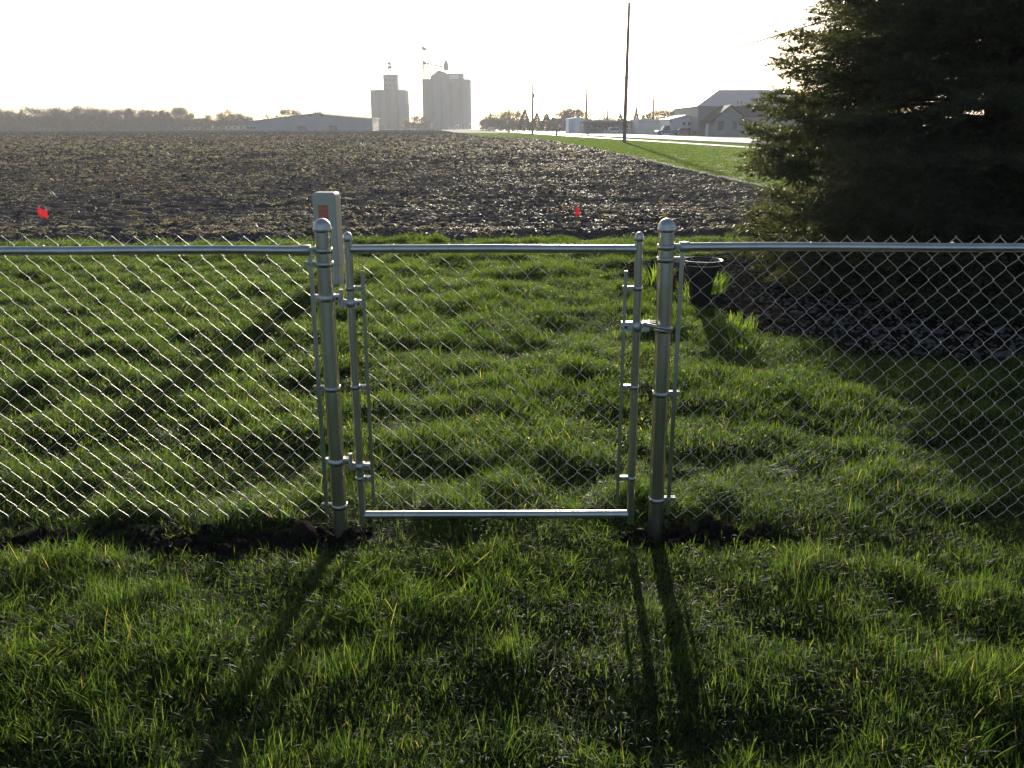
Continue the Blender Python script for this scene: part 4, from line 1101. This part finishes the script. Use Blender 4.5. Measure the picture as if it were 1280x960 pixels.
def right_side():
    # big shed with a gabled house front before it
    D = 178; X = lambda px, d=D: at(px, d); Z = lambda py, d=D: hgt(py, d)
    root = empty('metal_building', (0, 0, 0), 'big grey sheet-metal shed with a pale roof, half hidden by the spruce', 'building')
    x0, x1 = X(871), X(1010); ze, zr = Z(132.5), Z(115.5); xr0, xr1 = X(914), X(1000)
    mb = MB(); mb.box(x0, x1, D, D + 26, -.3, ze); ridged(mb, x0, x1, D, 0, ze - .1, 60, .04); mb.build('wall', M['tan'], root)
    mb = MB(); o_ = .5
    V = [(x0-o_, D-o_, ze-.05), (x1+o_, D-o_, ze-.05), (x1+o_, D+26+o_, ze-.05), (x0-o_, D+26+o_, ze-.05), (xr0, D+13, zr+1.0), (x1+o_, D+13, zr+1.0)]
    mb.add(V, [(0,1,5,4), (2,3,4,5), (1,2,5), (3,0,4), (3,2,1,0)]); mb.build('roof', M['roofgrey'], root)
    for px in (921, 925.5): mb = MB(); mb.tube([(X(px), D + 1, ze + .2), (X(px), D + 1, Z(126))], .12, 8); mb.build('vent_pipe', M['steelgrey'], root)
    # house front
    D2 = 170
    root = empty('house', (0, 0, 0), 'small grey gabled house front standing before the big metal shed', 'house')
    a, b = X(884, D2), X(926, D2); pk = X(911, D2); ze = Z(150, D2); zp = Z(132.5, D2)
    mb = MB(); mb.prism([(X(893, D2), -.3), (b, -.3), (b, Z(144.5, D2)), (pk, zp - .15), (X(893, D2), ze + .3)], D2, D2 + 7.9); mb.box(b, X(975, D2), D2 + 1.5, D2 + 7.9, -.3, Z(145.5, D2) - .05); mb.build('wall', M['tan'], root)
    mb = MB(); zb = Z(145.2, D2)
    mb.prism([(X(885, D2), Z(153.5, D2)), (pk, zp), (pk, zp + .25), (X(884, D2), Z(153.5, D2) + .25)], D2 - .6, D2 + 7.9)
    mb.prism([(pk, zp), (X(927.5, D2), zb), (X(928, D2), zb + .2), (pk, zp + .25)], D2 - .6, D2 + 7.9)
    V = [(pk, D2 + 1.0, zb - .0), (X(978, D2), D2 + 1.0, zb), (X(978, D2), D2 + 7.9, zb), (pk, D2 + 7.9, zb), (pk, D2 + 5.5, zp + .1), (X(978, D2), D2 + 5.5, zp + .1)]
    mb.add(V, [(0,1,5,4), (2,3,4,5), (1,2,5), (3,0,4)]); mb.build('roof', M['roofdark'], root)
    win(root, X(896.5, D2), X(903.5, D2), Z(163, D2), Z(151.5, D2), D2, .14, 'tan')
    win(root, X(915.5, D2), X(920, D2), Z(162, D2), Z(151, D2), D2, .14, 'tan')
    win(root, X(908.5, D2), X(912, D2), Z(149, D2), Z(147.3, D2), D2, .1, 'roofgrey')
    win(root, X(933, D2), X(939, D2), Z(163, D2), Z(151.5, D2), D2 + 1.5, .14, 'tan')
    win(root, X(951, D2), X(957, D2), Z(162, D2), Z(152, D2), D2 + 1.5, .14, 'tan')
    mb = MB(); mb.box(X(883, D2), X(886.5, D2), D2 + 1, D2 + 1.2, -.2, Z(154.5, D2)); dr = mb.build('door', M['white'], root)
    # white two-window building left of the shed
    D3 = 185; X3 = lambda px: at(px, D3); Z3 = lambda py: hgt(py, D3)
    root = empty('white_building', (0, 0, 0), 'white low-gabled building with two square windows left of the big grey shed', 'building')
    mb = MB(); mb.prism([(X3(836), -.3), (X3(869), -.3), (X3(869), Z3(149)), (X3(856), Z3(144.5)), (X3(836), Z3(149.5))], D3, D3 + 12); mb.build('wall', M['white'], root)
    mb = MB(); mb.prism([(X3(835), Z3(149.6)), (X3(856), Z3(144.4)), (X3(870), Z3(149.2)), (X3(870), Z3(148.5)), (X3(856), Z3(143.6)), (X3(835), Z3(148.9))], D3 - .5, D3 + 12.5); mb.build('roof', M['white'], root)
    win(root, X3(852.5), X3(856), Z3(156.5), Z3(152.5), D3, .12); win(root, X3(859), X3(862.5), Z3(156.5), Z3(152.5), D3, .12); win(root, X3(836.7), X3(838.3), Z3(153), Z3(150), D3, .08)
    mb = MB(); mb.box(X3(843), X3(862), D3 - .1, D3, Z3(160.4), Z3(159.8)); mb.build('trim_band', M['roofgrey'], root)
    # long white building
    D4 = 205; X4 = lambda px: at(px, D4); Z4 = lambda py: hgt(py, D4)
    root = empty('white_building', (0, 0, 0), 'long plain white building between the tall pole and the two-window building', 'building')
    mb = MB(); mb.box(X4(797), X4(835), D4, D4 + 12, -.3, Z4(151)); ridged(mb, X4(797), X4(835), D4, 0, Z4(151), 30, .06); mb.build('wall', M['white'], root)
    mb = MB(); mb.prism([(X4(796), Z4(151)), (X4(836), Z4(151)), (X4(836), Z4(149.4)), (X4(796), Z4(148.6))], D4 - .5, D4 + 12.4); mb.build('roof', M['white'], root)
    # long low canopy building
    D5 = 215; X5 = lambda px: at(px, D5); Z5 = lambda py: hgt(py, D5)
    root = empty('low_building', (0, 0, 0), 'long low building with a thin flat canopy behind the tall utility pole', 'building')
    mb = MB(); mb.box(X5(731), X5(797), D5 + 4, D5 + 16, -.3, Z5(150.5)); mb.build('wall', M['tan'], root)
    mb = MB(); mb.box(X5(726.5), X5(797), D5 - 1, D5 + 5, Z5(153.8), Z5(152.8)); mb.build('canopy', M['steelgrey'], root)
    mb = MB(); mb.box(X5(731) - .2, X5(797) + .2, D5 + 3.8, D5 + 16.2, Z5(150.5), Z5(150.0)); mb.build('roof', M['white'], root)
    for px in (731, 746, 762, 778, 794):
        mb = MB(); mb.box(X5(px) - .12, X5(px) + .12, D5 - .6, D5 - .36, -.2, Z5(153.85)); mb.build('canopy_post', M['steelgrey'], root)
    for px in (736, 742, 750, 757, 767, 772, 784, 790): win(root, X5(px), X5(px + 3.2), Z5(160.5), Z5(156), D5 + 4, .12)
    # pale blue building
    D6 = 235; X6 = lambda px: at(px, D6); Z6 = lambda py: hgt(py, D6)
    root = empty('blue_building', (0, 0, 0), 'pale blue boxy building among the trees at the left end of the low canopy', 'building')
    mb = MB(); mb.prism([(X6(711), -.3), (X6(731), -.3), (X6(731), Z6(149)), (X6(721), Z6(147)), (X6(711), Z6(148.6))], D6, D6 + 14); ridged(mb, X6(711), X6(731), D6, 0, Z6(149.2), 20, .05); mb.build('wall', M['bluewhite'], root)
    mb = MB(); mb.prism([(X6(710.5), Z6(148.7)), (X6(721), Z6(147)), (X6(731.5), Z6(149.1)), (X6(731.5), Z6(148.5)), (X6(721), Z6(146.4)), (X6(710.5), Z6(148.1))], D6 - .4, D6 + 14.4); mb.build('roof', M['white'], root)
    mb = MB(); mb.box(X6(718), X6(724), D6 - .09, D6 - .051, -.1, Z6(156)); mb.build('door', M['white'], root)
right_side()

# ------------------------------------------------------------------ poles, wire, signs
def pole(px, base, top, r, label, arm=None, D=None, can=False, group='utility poles along the road'):
    if D is None: D = CAM_H/math.tan(PITCH + math.atan((base - 480)/F))
    x = at(px, D); h = hgt(top, D)
    root = empty('utility_pole', (x, D, 0), label, 'utility pole', group)
    mb = MB(); mb.tube([(0, 0, -.5), (0, 0, h*.5), (0, 0, h)], [r*1.15, r, r*.72], 12); mb.build('mast', M['pole'], root)
    if arm:
        mb = MB(); z = hgt(arm, D); mb.box(-1.1, 1.1, -.10 - r, -r*.6, z - .07, z + .07); ar = mb.build('crossarm', M['pole'], root)
        mb = MB()
        for xx in (-1.0, -.5, .5, 1.0): mb.lathe([(.03, 0), (.06, .05), (.05, .14), (0, .17)], xx, -.08 - r*.8, z + .07, 8)
        mb.build('insulators', M['glass'], ar)
    if can:
        mb = MB(); mb.lathe([(.0, 0), (.26, 0), (.28, .1), (.28, .85), (.2, .95), (0, .98)], .12, -r - .3, hgt(can, D) - .5, 16); mb.build('transformer', M['steelgrey'], root)
    return x, D, h
P1 = pole(780.3, 178.0, 3, .19, 'tall bare wooden utility pole, nearest, casting a shadow on the verge')
P2 = pole(665.5, 168.2, 104.5, .21, 'second utility pole with a transformer can, standing right of the road trees', can=119.5)
P3 = pole(636.3, 165.6, 121, .22, 'utility pole with a crossarm among the roadside trees at the vanishing point', arm=129.5)
P4 = pole(815.3, 166.5, 109.5, .24, 'slim utility pole across the road before the long white building')
P5 = pole(732.3, 164.3, 106, .26, 'hazy utility pole at the left end of the low canopy building', arm=109, D=232-6)
P6 = pole(758.7, 164, 134, .24, 'short hazy utility pole behind the low canopy building', D=238)
P7 = pole(613.0, 162, 131, .36, 'far utility pole faint in the haze just right of the wider elevator', D=430)
P8 = pole(1190, 186, -40, .17, 'utility pole hidden behind the spruce carrying the power line', D=70)
def power_line():
    a = Vector((P5[0], P5[1], P5[2] - .1)); b = Vector((P8[0], P8[1], P8[2] - .2)); n = 24; pts = []
    for i in range(n+1):
        t = i/n; p = a.lerp(b, t); p.z -= 4*.9*t*(1-t); pts.append(tuple(p))
    mb = MB(); mb.tube(pts, .085, 6); o = mb.build('power_line', M['steelgrey']); tag(o, 'single thin power line slanting up across the sky towards the spruce top', 'power line')
power_line()

def small_things():
    # hydrant-like marker by the sidewalk
    D = CAM_H/math.tan(PITCH + math.atan((170.2 - 480)/F)); x = at(695.7, D)
    root = empty('fire_hydrant', (x, D, -.03), 'small dark hydrant on the verge beside the sidewalk', 'hydrant')
    mb = MB(); mb.lathe([(.22, 0), (.22, .08), (.15, .1), (.15, .75), (.19, .78), (.17, .95), (.08, 1.05), (0, 1.08)], 0, 0, 0, 16); b_ = mb.build('barrel', M['redpaint'], root)
    mb = MB(); mb.tube([(-.28, 0, .62), (.28, 0, .62)], .08, 10); mb.tube([(0, -.28, .55), (0, 0, .55)], .09, 10); mb.build('outlets', M['steelgrey'], root)
    root = empty('round_sign', (at(699.3, D + 12), D + 12, -.03), 'small round white sign on a thin post by the road', 'sign')
    mb = MB(); mb.tube([(0, 0, -.2), (0, 0, 1.7)], .04, 8); mb.build('sign_post', M['steelgrey'], root)
    mb = MB(); mb.tube([(0, -.07, 1.75), (0, -.05, 1.75)], .32, 20, smooth_=False); mb.build('sign_face', M['white'], root)
    D = 255; root = empty('road_sign', (at(634.3, D), D, -.03), 'narrow pale sign post standing left of the crossarm pole', 'sign')
    mb = MB(); mb.tube([(0, 0, -.2), (0, 0, 3.0)], .07, 8); mb.build('sign_post', M['pole'], root)
    mb = MB(); mb.box(-.35, .35, -.12, -.09, 2.4, 3.3); mb.build('sign_face', M['white'], root)
    x, D = gp(891.6, 190.5)
    root = empty('marker_stake', (x, D, -.03), 'short white marker stake standing alone in the grass verge near the spruce', 'stake')
    mb = MB(); mb.box(-.045, .045, -.02, .02, -.1, .30); mb.prism([(-.045, .30), (.045, .30), (0, .36)], -.02, .02); mb.build('stake_post', M['white'], root)
small_things()

def truck(name, x, y, rz, L, H, paint, label, cat, box=False, pickup=False, group=None):
    root = empty(name, (x, y, 0), label, cat, group, rz)
    W = 1.9; g = .35; h1 = H*.52; c0 = L*.18; c1 = L*(.52 if pickup else .80)
    mb = MB(); mb.prism([(-L/2, g), (L/2, g), (L/2, h1*.95), (L/2 - .15, h1), (-L/2 + .2, h1*.92), (-L/2, h1*.8)], -W/2, W/2); mb.build('body', M[paint], root)
    if box:
        mb = MB(); mb.box(-L/2 + 1.7, L/2, -W/2 - .1, W/2 + .1, h1 + .02, H); mb.build('cargo_box', M['white'], root)
        cab = (-L/2 + .25, -L/2 + 1.6)
    else: cab = (-L/2 + c0, -L/2 + c1)
    mb = MB(); mb.prism([(cab[0], h1*.93), (cab[1], h1*.93), (cab[1] - .25, H*.97 if not box else H*.85), (cab[0] + .55, H*.97 if not box else H*.85)], -W/2 + .12, W/2 - .12); cb = mb.build('cab', M[paint], root)
    for s in (-1, 1):
        mb = MB(); yy = s*(W/2 - .11)
        mb.prism([(cab[0] + .35, h1*1.0 + .03), (cab[1] - .15, h1*1.0 + .03), (cab[1] - .32, H*.90 if not box else H*.8), (cab[0] + .62, H*.90 if not box else H*.8)], min(yy, yy + s*.015), max(yy, yy + s*.015)); mb.build('side_window', M['glass'], cb)
    for xx in (-L*.32, L*.32):
        for s in (-1, 1):
            mb = MB(); mb.tube([(xx, s*(W/2 - .2), .36), (xx, s*(W/2 + .02), .36)], .36, 16, smooth_=False); wl = mb.build('wheel', M['tyre'], root)
            mb = MB(); mb.tube([(xx, s*(W/2 + .02), .36), (xx, s*(W/2 + .035), .36)], .19, 12, smooth_=False); mb.build('rim', M['galv'], wl)
truck('grain_truck', at(533, 560), 560, 0, 7.5, 3.6, 'white', 'white box truck parked at the left foot of the wider elevator', 'truck', box=True)
truck('pickup_truck', at(525.5, 566), 566, 0, 5.4, 1.9, 'white', 'white pickup parked just left of the white box truck', 'pickup truck', pickup=True)
truck('pickup_truck', at(565.5, 566), 566, math.pi, 5.4, 1.9, 'white', 'white pickup parked near the small office block at the wider elevator', 'pickup truck', pickup=True)
truck('pickup_truck', at(836, 178), 178, .1, 5.2, 1.85, 'bluepaint', 'blue pickup parked in front of the white two-window building', 'pickup truck', pickup=True)
truck('parked_car', at(854.5, 179), 179, .05, 4.3, 1.45, 'redpaint', 'small dark red car parked in front of the white two-window building', 'car')
truck('parked_car', at(767, 208), 208, .02, 4.6, 1.5, 'white', 'white car parked under the long low canopy', 'car')
truck('parked_car', at(614.5, 330), 330, R(86), 4.6, 1.5, 'white', 'white car far off on the road at the vanishing point', 'car')

# ------------------------------------------------------------------ haze
def haze():
    mb = MB(); mb.box(-1500, 1500, -80, 1500, -1.5, 62); o = mb.build('haze', None) if False else None
    me = bpy.data.meshes.new('haze'); me.from_pydata(np.concatenate(mb.v).tolist(), [], mb.f)
    m, nt, out = mat('haze_air')
    v = nd(nt, 'ShaderNodeVolumePrincipled'); v.inputs['Density'].default_value = HAZE; v.inputs['Color'].default_value = (.96, .97, 1, 1); v.inputs['Anisotropy'].default_value = .25
    nt.links.new(v.outputs[0], out.inputs['Volume']); me.materials.append(m)
    o = bpy.data.objects.new('haze', me); COL.objects.link(o); tag(o, 'thin pale haze filling the air towards the horizon', 'haze', kind='stuff')
HAZE = .00042
haze()

# ------------------------------------------------------------------ light, sky, camera
w = bpy.data.worlds.new('World'); sc.world = w; w.use_nodes = True
nt = w.node_tree; bg = nt.nodes['Background']
sky = nt.nodes.new('ShaderNodeTexSky'); sky.sky_type = 'NISHITA'; sky.sun_disc = False
sky.sun_elevation = SUN_EL; sky.sun_rotation = SUN_AZ; sky.air_density = .62; sky.dust_density = 1.4; sky.ozone_density = .9
nt.links.new(sky.outputs[0], bg.inputs[0]); bg.inputs[1].default_value = .095
sl = bpy.data.lights.new('sun', 'SUN'); sl.energy = 4.8; sl.angle = R(.53); sl.color = (1, .93, .80)
so = bpy.data.objects.new('sun', sl); COL.objects.link(so)
sd = Vector((math.sin(SUN_AZ)*math.cos(SUN_EL), math.cos(SUN_AZ)*math.cos(SUN_EL), math.sin(SUN_EL)))
so.rotation_euler = sd.to_track_quat('Z', 'Y').to_euler()

cam = bpy.data.cameras.new('camera'); co = bpy.data.objects.new('camera', cam); COL.objects.link(co)
cam.sensor_width = 36; cam.lens = 36*F/1280; cam.clip_start = .05; cam.clip_end = 5000
co.location = (0, 0, CAM_H); co.rotation_euler = (R(90) - PITCH, 0, 0)
sc.camera = co
sc.view_settings.view_transform = 'Standard'; sc.view_settings.look = 'None'; sc.view_settings.gamma = 1; sc.view_settings.exposure = 0.8
sc.cycles.use_denoising = True
try: sc.cycles.denoiser = 'OPENIMAGEDENOISE'
except Exception: pass
sc.cycles.max_bounces = 8; sc.cycles.transmission_bounces = 4; sc.cycles.transparent_max_bounces = 8; sc.cycles.volume_bounces = 0
sc.cycles.sample_clamp_indirect = 8
